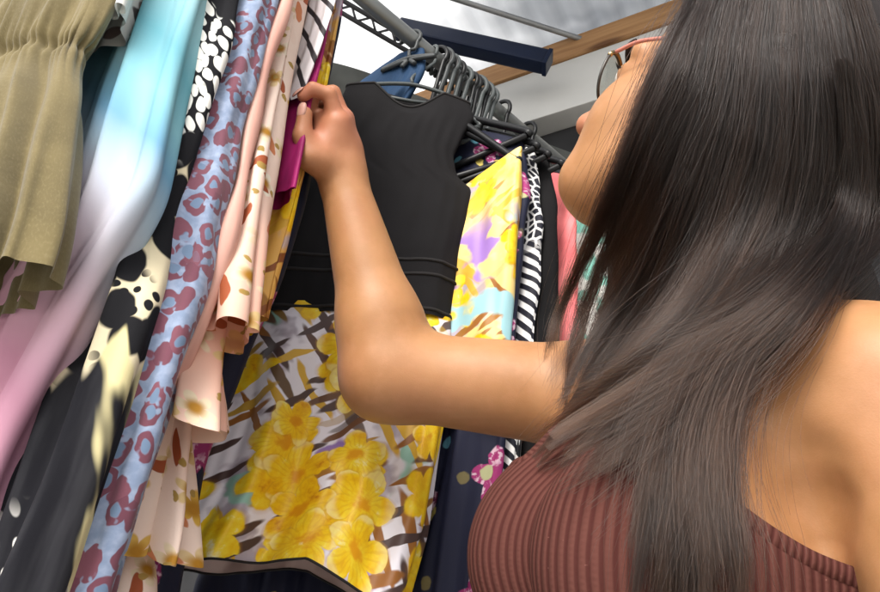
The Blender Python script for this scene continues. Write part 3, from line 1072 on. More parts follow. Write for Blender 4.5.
mesh_np('hem', *tube_np(P[-1, :-1], .0014, 6, closed=True), CM['trim'], Bt)
hanger(tB, 'grey hanger holding the black bodice dress', yB, .092, grey_plastic, drop=.112, shift=rot(-r_dir, yB) * .033 - rot(q_dir, yB) * .030, tilt=.22, rad=.0034, hook_r=.003, hook_yaw=-.2)

# --- blue garment behind it
tD = .105
yD = .40
bD = on_rail(tD)
dj = [loc(u, v, bD, yD) for u, v in ((400, 46), (380, 61), (350, 84), (325, 104), (305, 150))]
jL = [(max(.022, dj[0][1]), min(-.012, dj[0][0]))] + [(max(h, .03 + .03 * i), a) for i, (a, h) in enumerate(dj[1:4])] + [(dj[4][1] + .02, dj[4][0]), (.62, dj[4][0] * 1.02)]
garment('blue_jacket', 'blue denim jacket hanging behind the black bodice dress', 'jacket', tD,
        [lr(h, L, float(np.interp(h, [.02, .05, .10, .14, .2], [.020, .030, .022, -.025, -.05])), .006 + .02 * min(h, .3), .002 if h > .05 else 0, -.012) for h, L in jL],
        'denim', yaw=yD, slope=.0, neck=.02, hang=False, seed=61, dip=.0, back_dip=0)
hanger(tD, 'hanger inside the blue denim jacket', yD, .012, drop=.05, tilt=.3, bar=False)

tK = tB + .062
garment('long_black_dress', 'long near black dress with small burgundy flowers, seen below the hem of the floral skirt', 'dress', tK,
        [lr(.13, -.10, .03, .008, .001), lr(.25, -.16, .03, .010, .002), lr(.60, -.21, .02, .014, .003), lr(.95, -.27, .02, .02, .006), lr(1.35, -.30, .05, .03, .010)], 'navy_floral', yaw=yB, slope=.3, neck=.03,
        hlabel='hanger inside the long near black dress', seed=63, dip=0, hhalf=.06)

# --- the bunch beyond: these hang lower, on broad hangers
FAR = (
    ('navy_floral_dress', 'long navy dress with magenta flowers beside the striped one', (530, 170), .16, .12, [(531, 165), (526, 230), (517, 345), (505, 440), (478, 592)], .03, .016, .004, 1.30, 'navy_floral', 'hanger inside the navy floral dress', 72),
    ('striped_dress', 'black and white striped dress next to the navy one', (542, 200), .16, .06, [(540, 165), (543, 200), (543, 260), (534, 345), (516, 470)], .03, .013, .003, .80, 'stripe', 'hanger inside the striped dress', 73),
    ('triangle_dress', 'black dress printed with white triangles', (540, 220), .150, .05, [(540, 220), (531, 345), (514, 480)], .18, .013, .003, 1.0, 'triangles', 'hanger inside the triangle print dress', 74),
    ('black_dress', 'plain black dress between the striped and coral ones', (556, 200), .165, .03, [(555, 175), (557, 230), (553, 345)], .16, .014, .003, .95, 'black', 'hanger inside the plain black dress', 75),
    ('coral_dress', 'coral pink dress turning red and mint towards its hem', (577, 200), .165, .0, [(574, 180), (577, 230), (575, 345)], .16, .015, .003, .9, 'coral', 'hanger inside the coral dress', 76),
    ('mint_dress', 'mint and white print dress half hidden by the hair', (606, 240), .165, .0, [(604, 190), (608, 345)], .16, .016, .003, .9, 'mint', 'hanger inside the mint print dress', 77))
for nm, lb, px, e_, yw, pts, fr, th, am, ln, m_, hl, sd in FAR:
    tt = t_for(px[0], px[1], e_, yw)
    h0 = .165
    R = edge_rows(tt, yw, pts, fr, th, am, ln, e_ * .93, h0=h0)
    garment(nm, lb, 'dress', tt, R, m_, yaw=yw, hang=False, seed=sd, freq=(6, 11, 19), slope=.72, neck=.05)
    hanger(tt, hl, yw, e_ * 1.06, black_plastic, tilt=.66, drop=.135, rad=.0058, hook_r=.0042, loop=.006)
tY = t_for(523, 158, .165, .22)
garment('yellow_floral_dress', 'yellow and orange floral dress with purple and aqua patches beside the black bodice', 'dress', tY,
        [(.335, .163, .14, .008, .001, 0, 0), (.39, .158, .15, .016, .003, 0, 0), (.49, .144, .15, .020, .004, 0, 0), (.56, .135, .15, .021, .004, 0, 0), (.68, .13, .15, .022, .004, 0, 0)], 'yellow',
        yaw=.22, hang=False, seed=71, freq=(6, 11, 19), slope=-.48, neck=.02, dip=0, back_dip=0)
hanger(tY, 'black hanger with the yellow floral dress slung from its end', .22, .155, black_plastic, tilt=.80, drop=.155, rad=.006, hook_r=.0042, loop=.006)
hanger(tY - .012, 'black hanger beside the shoulder of the black bodice dress', .30, .15, black_plastic, tilt=.95, drop=.13, rad=.006, hook_r=.0042, loop=.006)
hanger(tY + .018, 'black hanger between the yellow floral and navy dresses', .16, .165, black_plastic, tilt=.62, drop=.125, rad=.0062, hook_r=.0042, loop=.006)
# spare hangers crowded on the rail
for i in range(8):
    hanger(tB + .016 + i * .018, 'empty grey hanger crowded on the rail behind the black bodice dress', random.uniform(.35, .6), .085, grey_plastic if i % 4 else dark_plastic,
           tilt=.5, drop=random.uniform(.12, .15), rad=.0050, hook_r=.0046, loop=random.uniform(.006, .011), group='empty hangers')
# ------------------------------------------------------------------ the woman
# joints (phone-relative metres -> world), laid out from the pose
def rel(x, y, z):
    return np.array([x, y, z + CZ])


SHL, SHR = rel(.272, .392, .162), rel(.207, .645, .250)      # left (near) and right (raised) shoulder joints
MID = (SHL + SHR) / 2
t_r = nrm(SHR - SHL)
t_f = nrm(np.cross([0, 0, 1.0], t_r))                         # torso forward: towards the rack, left in the picture
t_u = np.cross(t_r, t_f)
t_u = nrm(t_u + np.array([0, 0, .9]))
t_f = nrm(np.cross(t_u, t_r)) if np.dot(np.cross(t_u, t_r), t_f) > 0 else nrm(np.cross(t_r, t_u))
t_r = nrm(np.cross(t_f, t_u))


def tp(f, r, u):
    return MID + t_f * f + t_r * r + t_u * u


hh_ = nrm([math.sin(math.radians(-57)), math.cos(math.radians(-57)), 0])
hp = math.radians(36)
h_f = hh_ * math.cos(hp) + np.array([0, 0, math.sin(hp)])
h_u = -hh_ * math.sin(hp) + np.array([0, 0, math.cos(hp)])
h_r = np.cross(h_f, h_u)
HC = at(564, 193, .645) - .096 * h_f + .100 * h_u               # head centre, from the chin


def hd(f, r, u):
    return HC + h_f * f + h_r * r + h_u * u


# primitives: ('c', a, b, ra, rb, k) round cone; ('e', centre, axes(3x3 rows), radii, k) ellipsoid
PR_T, PR_A, PR_H, PR_F, PR_L = [], [], [], [], []
FT, FH = np.array([t_f, t_r, t_u]), np.array([h_f, h_r, h_u])
def cone(L, a, b, ra, rb, k=.02):
    L.append(('c', np.asarray(a, float), np.asarray(b, float), ra, rb, k))
def ell(L, c, fr, rad, k=.02):
    L.append(('e', np.asarray(c, float), fr, np.asarray(rad, float), k))

# torso
ell(PR_T, tp(-.005, 0, -.16), FT, (.098, .130, .185), .03)
cone(PR_T, tp(-.012, -.095, -.025), tp(-.012, .095, -.025), .050, .050, .045)
cone(PR_T, tp(-.03, -.08, -.10), tp(-.03, .08, -.10), .072, .072, .04)
for s in (-1, 1):
    ell(PR_T, tp(.098, s * .064, -.132), FT, (.082, .068, .072), .030)
    cone(PR_T, tp(.062, s * .066, -.015), tp(.098, s * .064, -.11), .048, .060, .04)
ell(PR_T, tp(-.005, 0, -.36), FT, (.082, .112, .15), .05)
PEL = tp(0, 0, -.52)
ell(PR_T, PEL, FT, (.108, .155, .12), .05)
NB, NT = tp(-.02, 0, .035), hd(-.035, 0, -.075)
cone(PR_T, NB, NT, .052, .050, .035)
for s, sh in ((-1, SHL), (1, SHR)):
    cone(PR_T, NB + (NT - NB) * .25 - t_f * .012, sh * .75 + NB * .25 + t_u * .022, .040, .034, .05)
# left arm (near, hanging)
ELL_ = SHL + np.array([.010, -.035, -.265])
WRL = ELL_ + np.array([-.05, .06, -.225])
cone(PR_A, SHL + t_u * .004, SHL + t_u * .004 - np.array([0, 0, .035]), .056, .052, .026)
cone(PR_A, SHL - np.array([0, 0, .02]), ELL_, .049, .038, .014)
cone(PR_A, tp(.025, -.108, -.035), tp(.045, -.070, -.08), .033, .036, .035)    # front fold of the armpit
cone(PR_A, tp(-.055, -.125, -.05), tp(-.055, -.105, -.12), .034, .040, .045)
cone(PR_A, ELL_, ELL_ * .7 + WRL * .3, .038, .039, .02)
cone(PR_A, ELL_ * .7 + WRL * .3, WRL, .039, .024, .02)
# right arm, raised to the rail
ELR = at(388, 374, .70)
WRR = at(343, 180, .752)
cone(PR_A, SHR, SHR * .8 + ELR * .2, .052, .050, .04)
cone(PR_A, SHR * .85 + ELR * .15, ELR, .052, .0425, .03)
cone(PR_A, tp(.03, .10, -.03), tp(.045, .08, -.08), .034, .036, .045)
cone(PR_A, ELR, ELR * .74 + WRR * .26 + _X * .004, .040, .0405, .034)
cone(PR_A, ELR * .74 + WRR * .26 + _X * .004, WRR, .0405, .0245, .02)
cone(PR_A, ELR - _X * .010 - _U * .008, ELR - _X * .004 + _U * .006, .028, .030, .014)


def hand(L, wr, knuck, fingers, thumb, rp=.0125):
    for kn in knuck:
        cone(L, wr + (kn - wr) * .12, kn, .0165, rp, .012)
    cone(L, wr, wr + (np.mean(knuck, 0) - wr) * .5, .022, .020, .015)
    for ch, r0 in fingers:
        for i in range(len(ch) - 1):
            ra = r0 * (1 - .10 * i)
            cone(L, ch[i], ch[i + 1], ra, r0 * (1 - .10 * (i + 1)), .0022)
    for i in range(len(thumb) - 1):
        ra = (.0160, .0112, .0096, .0078)[i]
        rb = (.0160, .0112, .0096, .0078)[i + 1]
        cone(L, thumb[i], thumb[i + 1], ra, rb, .008 if i == 0 else .003)


kI, kM, kR, kP = at(339, 122, .742), at(343, 119, .759), at(344, 125, .777), at(342, 136, .793)
hand(PR_F, WRR, [kI, kM, kR, kP],
     [([kI, at(329, 95, .737), at(313, 89, .732), at(303, 96, .731)], .0090), ([kM, at(333, 93, .758), at(316, 93, .752), at(307, 107, .748)], .0092),
      ([kR, at(331, 101, .778), at(315, 105, .772), at(309, 120, .766)], .0090), ([kP, at(330, 116, .795), at(317, 121, .789), at(311, 132, .784)], .0078)],
     [at(330, 166, .738), at(309, 157, .722), at(302, 136, .722), at(305, 114, .726)])
THUMB_TIP, INDEX_TIP = at(303, 114, .716), at(303, 97, .731)
cone(PR_F, at(318, 160, .730), kI + _X * -.006 - _U * .008, .013, .010, .016)
cone(PR_F, at(322, 158, .748), at(326, 122, .756), .016, .013, .014)
hdn = nrm(WRL - ELL_)
hx, hy = t_f, t_r
kl = [WRL + hdn * .085 + hx * o + hy * .0 for o in (.03, .010, -.010, -.028)]
hand(PR_F, WRL, kl, [([k, k + hdn * l * .45 + hy * .004, k + hdn * l * .75 + hy * .014, k + hdn * l * .95 + hy * .026], r) for k, l, r in zip(kl, (.078, .086, .080, .062), (.0088, .009, .0086, .0076))],
     [WRL + hdn * .02 + hx * .022, WRL + hdn * .05 + hx * .043 + hy * .01, WRL + hdn * .08 + hx * .05 + hy * .018, WRL + hdn * .105 + hx * .05 + hy * .026])
# head
ell(PR_H, hd(-.010, 0, .020), FH, (.097, .076, .094), .02)
ell(PR_H, hd(.030, 0, -.040), FH, (.064, .058, .078), .02)
ell(PR_H, hd(.073, 0, -.095), FH, (.020, .020, .017), .02)
for s in (-1, 1):
    cone(PR_H, hd(-.005, s * .050, -.058), hd(.066, s * .014, -.094), .016, .014, .022)
    ell(PR_H, hd(.054, s * .034, -.026), FH, (.028, .024, .028), .025)
    cone(PR_H, hd(.060, s * .028, -.045), hd(.072, s * .016, -.085), .020, .018, .025)
    cone(PR_H, hd(.084, s * .014, .030), hd(.070, s * .046, .026), .012, .010, .012)
    ell(PR_H, hd(.099, s * .0115, -.032), FH, (.010, .008, .008), .006)
    cone(PR_H, hd(.0985, s * .004, -.0565), hd(.088, s * .021, -.0625), .0066, .004, .004)
    cone(PR_H, hd(.0960, s * .002, -.0690), hd(.087, s * .019, -.0650), .0076, .004, .004)
    ell(PR_H, hd(-.008, s * .078, -.004), FH, (.017, .007, .030), .006)
    ell(PR_H, hd(.074, s * .033, .008), FH, (.0145, .0165, .012), .006)
cone(PR_H, hd(.088, 0, .014), hd(.115, 0, -.027), .0085, .0120, .010)
cone(PR_H, hd(.088, 0, -.058), hd(.086, 0, -.078), .014, .014, .015)
# legs down to the ground
HIPS = [PEL + t_r * s * .085 - np.array([0, 0, .06]) for s in (-1, 1)]
gx = np.array([PEL[0], PEL[1], 0])
KN = [np.array([h[0], h[1], .44]) + t_f * .03 for h in HIPS]
AN = [np.array([h[0], h[1], .085]) - t_f * .01 for h in HIPS]
for h, k, a in zip(HIPS, KN, AN):
    cone(PR_L, h, k, .088, .056, .05)
    cone(PR_L, k, k * .65 + a * .35 - t_f * .012, .054, .054, .03)
    cone(PR_L, k * .65 + a * .35 - t_f * .012, a, .054, .036, .03)
    cone(PR_L, a, a + t_f * .11 - np.array([0, 0, .05]), .034, .026, .02)


def sdf(P, prims, kmul=1.0):
    d = np.full(len(P), 9.0, np.float32)
    for p in prims:
        if p[0] == 'c':
            _, a, b, ra, rb, k = p
            c, R = (a + b) / 2, np.linalg.norm(b - a) / 2 + max(ra, rb) + .06
        else:
            _, c, fr, rad, k = p
            R = rad.max() + .06
        k *= kmul
        m = np.where(((P - c) ** 2).sum(1) < R * R)[0]
        if len(m) == 0:
            continue
        Q = P[m]
        if p[0] == 'c':
            ab = b - a
            t = np.clip(((Q - a) @ ab) / max(ab @ ab, 1e-12), 0, 1)
            e = np.linalg.norm(Q - a - t[:, None] * ab, axis=1) - (ra + (rb - ra) * t)
        else:
            l = (Q - c) @ fr.T
            k0 = np.linalg.norm(l / rad, axis=1)
            k1 = np.linalg.norm(l / rad ** 2, axis=1)
            e = k0 * (k0 - 1) / np.maximum(k1, 1e-6)
        cur = d[m]
        if p[0] == 'c' and k < 0:            # a crease: carved out instead of added
            h = np.maximum(-k - np.abs(cur + e), 0) / -k
            d[m] = np.maximum(cur, -e) + h * h * -k * .25
            continue
        h = np.maximum(k - np.abs(cur - e), 0) / k
        d[m] = np.minimum(cur, e) - h * h * k * .25
    return d


def sdf_mesh(prims, vox, lo, hi, kmul=1.0, off=0.0):
    lo, hi = np.asarray(lo), np.asarray(hi)
    B = 5
    nb = np.ceil((hi - lo) / (vox * B)).astype(int)
    g = [lo[i] + (np.arange(nb[i]) + .5) * vox * B for i in range(3)]
    Cn = np.stack(np.meshgrid(*g, indexing='ij'), -1).reshape(-1, 3)
    dc = sdf(Cn, prims, kmul) - off
    arr = np.repeat(np.repeat(np.repeat(np.clip(dc, -.03, .03).reshape(nb), B, 0), B, 1), B, 2).astype(np.float32)
    act = np.where(np.abs(dc) < vox * B * 1.15)[0]
    ijk = np.stack(np.unravel_index(act, nb), 1) * B
    o = np.stack(np.meshgrid(range(B), range(B), range(B), indexing='ij'), -1).reshape(-1, 3)
    for s0 in range(0, len(ijk), 4000):
        I = (ijk[s0:s0 + 4000, None] + o[None]).reshape(-1, 3)
        arr[I[:, 0], I[:, 1], I[:, 2]] = sdf(lo + (I + .5) * vox, prims, kmul) - off
    G = vdb.FloatGrid()
    G.background = .03
    G.copyFromArray(arr)
    V, Q = G.convertToQuads(isovalue=0.0)
    V = lo + (V + .5) * vox
    for _ in range(3):                       # settle exactly on the surface
        e = .0008
        d0 = sdf(V, prims, kmul) - off
        gr = np.stack([(sdf(V + np.eye(3)[i] * e, prims, kmul) - off - d0) / e for i in range(3)], 1)
        V = V - gr * (d0 / np.maximum((gr ** 2).sum(1), .3))[:, None] * .8
    return V, Q[:, ::-1]


def hit(u, v):
    ds = np.linspace(.25, .8, 800)
    P = CAM + ray(u, v)[None] * ds[:, None]
    i = np.where(sdf(P, PR_T + PR_A) <= 0)[0]
    return at(u, v, ds[i[0]])


cr = [hit(790, 462) - _F * .011, hit(806, 500) - _F * .006, hit(822, 545) - _F * .001, hit(838, 592) + _F * .001, hit(856, 640) + _F * .001]
for i, (a_, b_) in enumerate(zip(cr[:-1], cr[1:])):
    cone(PR_A, a_, b_, (.013, .011, .006, .005)[i], (.011, .006, .005, .005)[i], (-.024, -.018, -.007, -.006)[i])
ALL = PR_T + PR_A + PR_F + PR_H + PR_L
lo = np.array([min(HC[0], ELR[0], kI[0], SHL[0]) - .14, min(SHL[1], ELL_[1], HC[1]) - .16, 0.0])
hi = np.array([max(HC[0], SHL[0], ELL_[0]) + .16, max(SHR[1], WRR[1]) + .14, HC[2] + .17])
BV, BQ = sdf_mesh(ALL, .0034, lo, hi)


def _skin(T):
    p = T.coord('Object')
    a = T.new('ShaderNodeAttribute')
    a.attribute_name = 'flush'
    f = S(T.t, a.outputs['Fac'])
    n = T.noise(p, 22, 5)
    c = T.mix(n.step(.3, .7), (.325, .155, .064), (.385, .193, .084))
    c = T.mix(T.noise(p, 70, 5, .65).step(.42, .70) * .45, c, (.42, .205, .098))
    c = T.mix(T.noise(p, 9, 3).step(.50, .72) * .35, c, (.35, .145, .072))
    c = T.mix(f, c, (.42, .145, .095))
    fr = T.noise(p, 170, 2).step(.66, .74)
    c = T.mix(fr * .22, c, (.36, .17, .09))
    return {'color': c, 'height': T.noise(p, 900, 3) * .8 + T.noise(p, 60, 2), 'bump': .09, 'rough': T.noise(p, 30, 3) * .2 + .38}


skin = material('skin', _skin, spec=.35, sss=(.18, (.012, .005, .003), 1.0))
PERSON = mesh_np('person', BV, BQ, skin)
tag(PERSON, 'long haired woman in a ribbed maroon top reaching up to the clothes', 'person')
fl = np.zeros(len(BV))
for c, r in ((np.mean([kI, kM, kR], 0), .05), (INDEX_TIP, .028), (at(316, 140, .74), .035), (ELR - _X * .02, .03), (hd(.09, 0, -.062), .022), (hd(.11, 0, -.028), .02)):
    fl = np.maximum(fl, np.exp(-((BV - c) ** 2).sum(1) / r ** 2) * .75)
at_ = PERSON.data.attributes.new('flush', 'FLOAT', 'POINT')
at_.data.foreach_set('value', fl.astype(np.float32))


# ---- clothing cut from surfaces that follow the body
def clip_mesh(V, T, f):
    """keep the part of a triangle mesh where f <= 0, cut cleanly along f = 0"""
    V = list(map(tuple, V))
    f = list(f)
    cache, out = {}, []
    def cut(i, j):
        k = (min(i, j), max(i, j))
        if k not in cache:
            t = f[i] / (f[i] - f[j])
            V.append(tuple(V[i][q] + (V[j][q] - V[i][q]) * t for q in range(3)))
            f.append(0.0)
            cache[k] = len(V) - 1
        return cache[k]
    for a, b, c in T:
        s = [f[a] <= 0, f[b] <= 0, f[c] <= 0]
        n = sum(s)
        if n == 3:
            out.append((a, b, c))
        elif n:
            v = [a, b, c]
            while not (s[0] and not s[2]) if n == 1 else not (s[0] and s[1]):
                v = v[1:] + v[:1]
                s = s[1:] + s[:1]
            if n == 1:
                out.append((v[0], cut(v[0], v[1]), cut(v[0], v[2])))
            else:
                x, y = cut(v[1], v[2]), cut(v[0], v[2])
                out += [(v[0], v[1], x), (v[0], x, y)]
    used = sorted({i for t in out for i in t})
    mp = {k: i for i, k in enumerate(used)}
    return np.array([V[k] for k in used]), np.array([[mp[i] for i in t] for t in out])


def borders(T):
    cnt = {}
    for a, b, c in T:
        for e in ((a, b), (b, c), (c, a)):
            cnt[e] = 1
    nx = {a: b for (a, b) in cnt if (b, a) not in cnt}
    loops = []
    while nx:
        s, _ = nx.popitem()
        l = [s]
        c = _
        while c != s and c in nx:
            l.append(c)
            c = nx.pop(c)
        if len(l) > 12:
            loops.append(l)
    return loops


def smooth_loop(P, n, it=12):
    P = np.asarray(P)
    for _ in range(it):
        P = P * .5 + (np.roll(P, 1, 0) + np.roll(P, -1, 0)) * .25
    d = np.concatenate([[0], np.cumsum(np.linalg.norm(np.diff(np.vstack([P, P[:1]]), axis=0), axis=1))])
    t = np.linspace(0, d[-1], n, endpoint=False)
    Q = np.vstack([P, P[:1]])
    return np.stack([np.interp(t, d, Q[:, i]) for i in range(3)], 1)


tb = [x for x in PR_T]
lo2 = MID + np.array([-.34, -.30, -.62])
hi2 = MID + np.array([.30, .34, .16])
TV, TQ = sdf_mesh(tb + [PR_A[2], PR_A[3]], .005, lo2, hi2, 1.25, .0035)
TT = np.concatenate([TQ[:, [0, 1, 2]], TQ[:, [0, 2, 3]]])


def loc_t(V):
    D = np.asarray(V) - MID
    return D @ t_f, D @ t_r, D @ t_u


def plane3(a, b, c):
    n = nrm(np.cross(np.subtract(b, a), np.subtract(c, a)))
    return np.asarray(a), n


for s in (-1, 1):
    f, r, u = loc_t(TV)
    e = np.sqrt((f / .17) ** 2 + ((r - s * .160) / .115) ** 2 + ((u + .005) / .122) ** 2)
    e2 = (r * s - .052) / .05 + np.minimum(0, u + .06) * 40
    TV, TT = clip_mesh(TV, TT, np.maximum(1 - e, np.minimum(e2, u + .06)))
f, r, u = loc_t(TV)
TV, TT = clip_mesh(TV, TT, u - (.030 + .0 * f))
f, r, u = loc_t(TV)
TV, TT = clip_mesh(TV, TT, -.50 - u)


def _rib(T):
    uv = T.coord('UV')
    x, y, _ = T.sep(uv)
    w = (x * (2 * math.pi / .0050) + T.noise(uv, 30, 2) * 1.2).sin()
    st = (y * (2 * math.pi / .0034)).sin() * .10
    n = T.noise(uv, 14, 4)
    c = T.mix(w.step(-.9, .4), (.058, .018, .015), T.mix(n, (.086, .0315, .025), (.106, .040, .032)))
    fz_ = T.noise(uv, 260, 2).step(.72, .78)
    c = T.mix(fz_ * .25, c, (.40, .20, .17))
    return {'color': c, 'height': w + st * w.step(-.2, .6) + T.noise(uv, 300, 2) * .5, 'bump': .38, 'dist': .0012}


rib = material('ribbed_knit', _rib, rough=.9, spec=.08)
f, r, u = loc_t(TV)
ang = np.arctan2(r, f - 0.0)
uvt = np.stack([ang * .135, u], 1)
TOP = mesh_np('ribbed_top', TV, TT, rib, PERSON, uv=uvt)
m_ = TOP.modifiers.new('thick', 'SOLIDIFY')
m_.thickness, m_.offset = .002, -1
bands = []
for l in borders(TT):
    P = smooth_loop(TV[l], max(60, len(l) // 2))
    f, r, u = loc_t(P)
    if u.mean() < -.4:
        continue
    Nn = sdf(P, tb)[:, None] * 0
    bands.append(P)
def band_mesh(P, w=.011, t=.0022):
    """flat ribbed strip following a border loop"""
    n = len(P)
    e = .002
    gr = np.stack([(sdf(P + np.eye(3)[i] * e, tb) - sdf(P - np.eye(3)[i] * e, tb)) for i in range(3)], 1)
    N = gr / (np.linalg.norm(gr, axis=1, keepdims=True) + 1e-9)
    T = np.roll(P, -1, 0) - np.roll(P, 1, 0)
    T /= np.linalg.norm(T, axis=1, keepdims=True) + 1e-9
    Bv = np.cross(N, T)
    prof = [(-.5, .2), (-.42, 1), (0, 1.25), (.42, 1), (.5, .2)]
    V = (P[:, None] + np.array([[a * w] for a, b in prof])[None] * Bv[:, None] + np.array([[b * t] for a, b in prof])[None] * N[:, None]).reshape(-1, 3)
    k = len(prof)
    F = [[i * k + j, ((i + 1) % n) * k + j, ((i + 1) % n) * k + j + 1, i * k + j + 1] for i in range(n) for j in range(k - 1)]
    L = np.concatenate([[0], np.cumsum(np.linalg.norm(np.diff(P, axis=0), axis=1))])
    uv = np.array([(L[i], a * w) for i in range(n) for a, b in prof])
    return V, F, uv


for P in bands:
    V, F, uv = band_mesh(P)
    mesh_np('knit_band', V, F, rib, TOP, uv=uv)

# trousers and shoes
TRV, TRQ = sdf_mesh([x for x in PR_L if not (x[0] == 'c' and x[4] == .026)] + [PR_T[8 if False else 7]] + [x for x in PR_T if x[0] == 'e' and np.allclose(x[1], PEL)], .009, [lo[0], lo[1], .05], [hi[0], hi[1], PEL[2] + .2], 1.2, .008)
TRT = np.concatenate([TRQ[:, [0, 1, 2]], TRQ[:, [0, 2, 3]]])
TRV, TRT = clip_mesh(TRV, TRT, TRV[:, 2] - (PEL[2] + .06))
TRV, TRT = clip_mesh(TRV, TRT, .09 - TRV[:, 2])
mesh_np('jeans', TRV, TRT, plain('jeans_denim', (.025, .035, .07), .3, rough=.85), PERSON)
shoe_m = plain('canvas', (.55, .54, .52), .1, rough=.8)
for a in AN:
    pr = []
    base = np.array([a[0], a[1], 0])
    cone(pr, base - t_f * .03 + [0, 0, .045], base + t_f * .03 + [0, 0, .045], .042, .043, .02)
    cone(pr, base + t_f * .03 + [0, 0, .04], base + t_f * .14 + [0, 0, .034], .042, .032, .03)
    cone(pr, base + [0, 0, .06], base + [0, 0, .10], .044, .044, .02)
    V, Q = sdf_mesh(pr, .006, base - [.25, .25, 0], base + [.25, .25, .16])
    V[:, 2] = np.maximum(V[:, 2], .004)
    mesh_np('shoe', V, Q, shoe_m, PERSON)

# finger nails on the raised hand
nail_m = plain('nail', (.55, .30, .24), .05, rough=.25)
def nail(tip, prev, out, r, w=.0052, l=.0075):
    d = nrm(np.asarray(tip) - prev)
    o = nrm(out - d * np.dot(out, d))
    sd_ = np.cross(d, o)
    V, F = [], []
    for i in range(9):
        for j in range(9):
            a, b = (i / 8 - .5) * 2, (j / 8 - .5) * 2
            rr = (abs(a) ** 3 + abs(b) ** 3) ** (1 / 3)
            m = max(abs(a), abs(b)) or 1
            k = m / rr if rr else 1
            x, y = a * k * w, b * k * l
            V.append(tip + sd_ * x + d * (y + r * .25) + o * (r * 1.03 - x * x * 55 - max(0, y) ** 2 * 25 - .0008 * (m ** 6)))
    for i in range(8):
        for j in range(8):
            F.append([i * 9 + j, i * 9 + j + 1, i * 9 + j + 10, i * 9 + j + 9])
    o_ = mesh_np('fingernail', np.array(V), F, nail_m, PERSON)
    o_.modifiers.new('thick', 'SOLIDIFY').thickness = .0006


nail(at(303, 96, .731), at(313, 89, .732), -_X * .8 + _U * .7 - _F * .3, .0074)
nail(at(305, 114, .726), at(302, 136, .722), -_F * .8 - _X * .5, .0076, .0058, .008)
nail(at(307, 107, .748), at(316, 93, .752), -_X * .9 + _U * .3, .0075)

# eyes, brows and lashes
def eye_mat(T):
    p = T.coord('UV')
    x, y, _ = T.sep(p)
    r = (x * x + y * y).pow(.5)
    c = T.mix(r.step(.46, .50), (.05, .022, .012), (.72, .68, .64))
    return {'color': T.mix(r.step(.20, .17), c, (.004, .004, .004)), 'rough': .08}


eyem = material('eye', eye_mat, spec=.6)
dark_h = plain('brow_hair', (.018, .012, .010), .2, rough=.6)
for s in (-1, 1):
    c = hd(.0785, s * .033, .007)
    bm = bmesh.new()
    bmesh.ops.create_uvsphere(bm, u_segments=24, v_segments=16, radius=.0118)
    V = np.array([v.co[:] for v in bm.verts])
    F = [[v.index for v in f.verts] for f in bm.faces]
    bm.free()
    Wv = c + V[:, :1] * h_f + V[:, 1:2] * h_r + V[:, 2:] * h_u
    uv = np.where(V[:, :1] > 0, V[:, 1:] / .0118, 2.0)
    mesh_np('eye', Wv, F, eyem, PERSON, uv=uv)
    arc = [hd(.0905 - .010 * abs(k) ** 1.5, s * .033 + k * .0145, .007 + .0072 * (1 - k * k)) for k in np.linspace(-1, 1, 13)]
    mesh_np('eyelid_line', *tube_np(arc, .0011, 6), dark_h, PERSON)
    la = []
    for k in np.linspace(-.9, .95, 15):
        b = hd(.0905 - .010 * abs(k) ** 1.5, s * .033 + k * .0145, .007 + .0072 * (1 - k * k))
        e = b + h_f * .007 + h_u * .0035 + h_r * k * .003
        la.append(tube_np([b, (b + e) / 2 - h_u * .0008, e], [.0005, .0004, .0001], 4))
    mesh_np('eyelashes', *join(la), dark_h, PERSON)
    br = [hd(.0985 - .022 * abs(k) ** 2.2, s * (.016 + .040 * (k + 0)), .030 + .005 * math.sin(k * 3.0)) for k in np.linspace(0, 1, 12)]
    mesh_np('eyebrow', *tube_np(br, [.0012 + .0022 * math.sin(math.pi * (.15 + .8 * k)) for k in np.linspace(0, 1, 12)], 6), dark_h, PERSON)
# ------------------------------------------------------------------ hair
SKULL = PR_H + PR_T[:9]
BODYP = PR_T + PR_A + PR_H
hcap = [('e', hd(-.020, 0, .022), FH, np.array([.104, .086, .103]), .02)]


def drape(u, v, off, far=None):
    """point on the ray through (u, v) lying `off` outside the figure (or nearest to it when the ray passes by)"""
    r = ray(u, v)
    ds = np.linspace(.30, .95, 700)
    P = CAM + r[None] * ds[:, None]
    f = np.minimum(sdf(P, BODYP), sdf(P, hcap)) - off
    k = np.where(f <= 0)[0]
    i = k[0] if len(k) else int(np.argmin(f))
    return ds[i]


def guide(pts, off=.016, n=28):
    pts = np.array([p[:2] for p in pts], float)
    D = np.array([drape(u, v, off) for u, v in pts])
    uvd = spline(np.c_[pts, D], n)
    d = uvd[:, 2].copy()
    for _ in range(6):
        d[1:-1] = d[1:-1] * .5 + (d[:-2] + d[2:]) * .25
    return np.array([at(u, v, k) for u, v, k in np.c_[uvd[:, :2], d]])


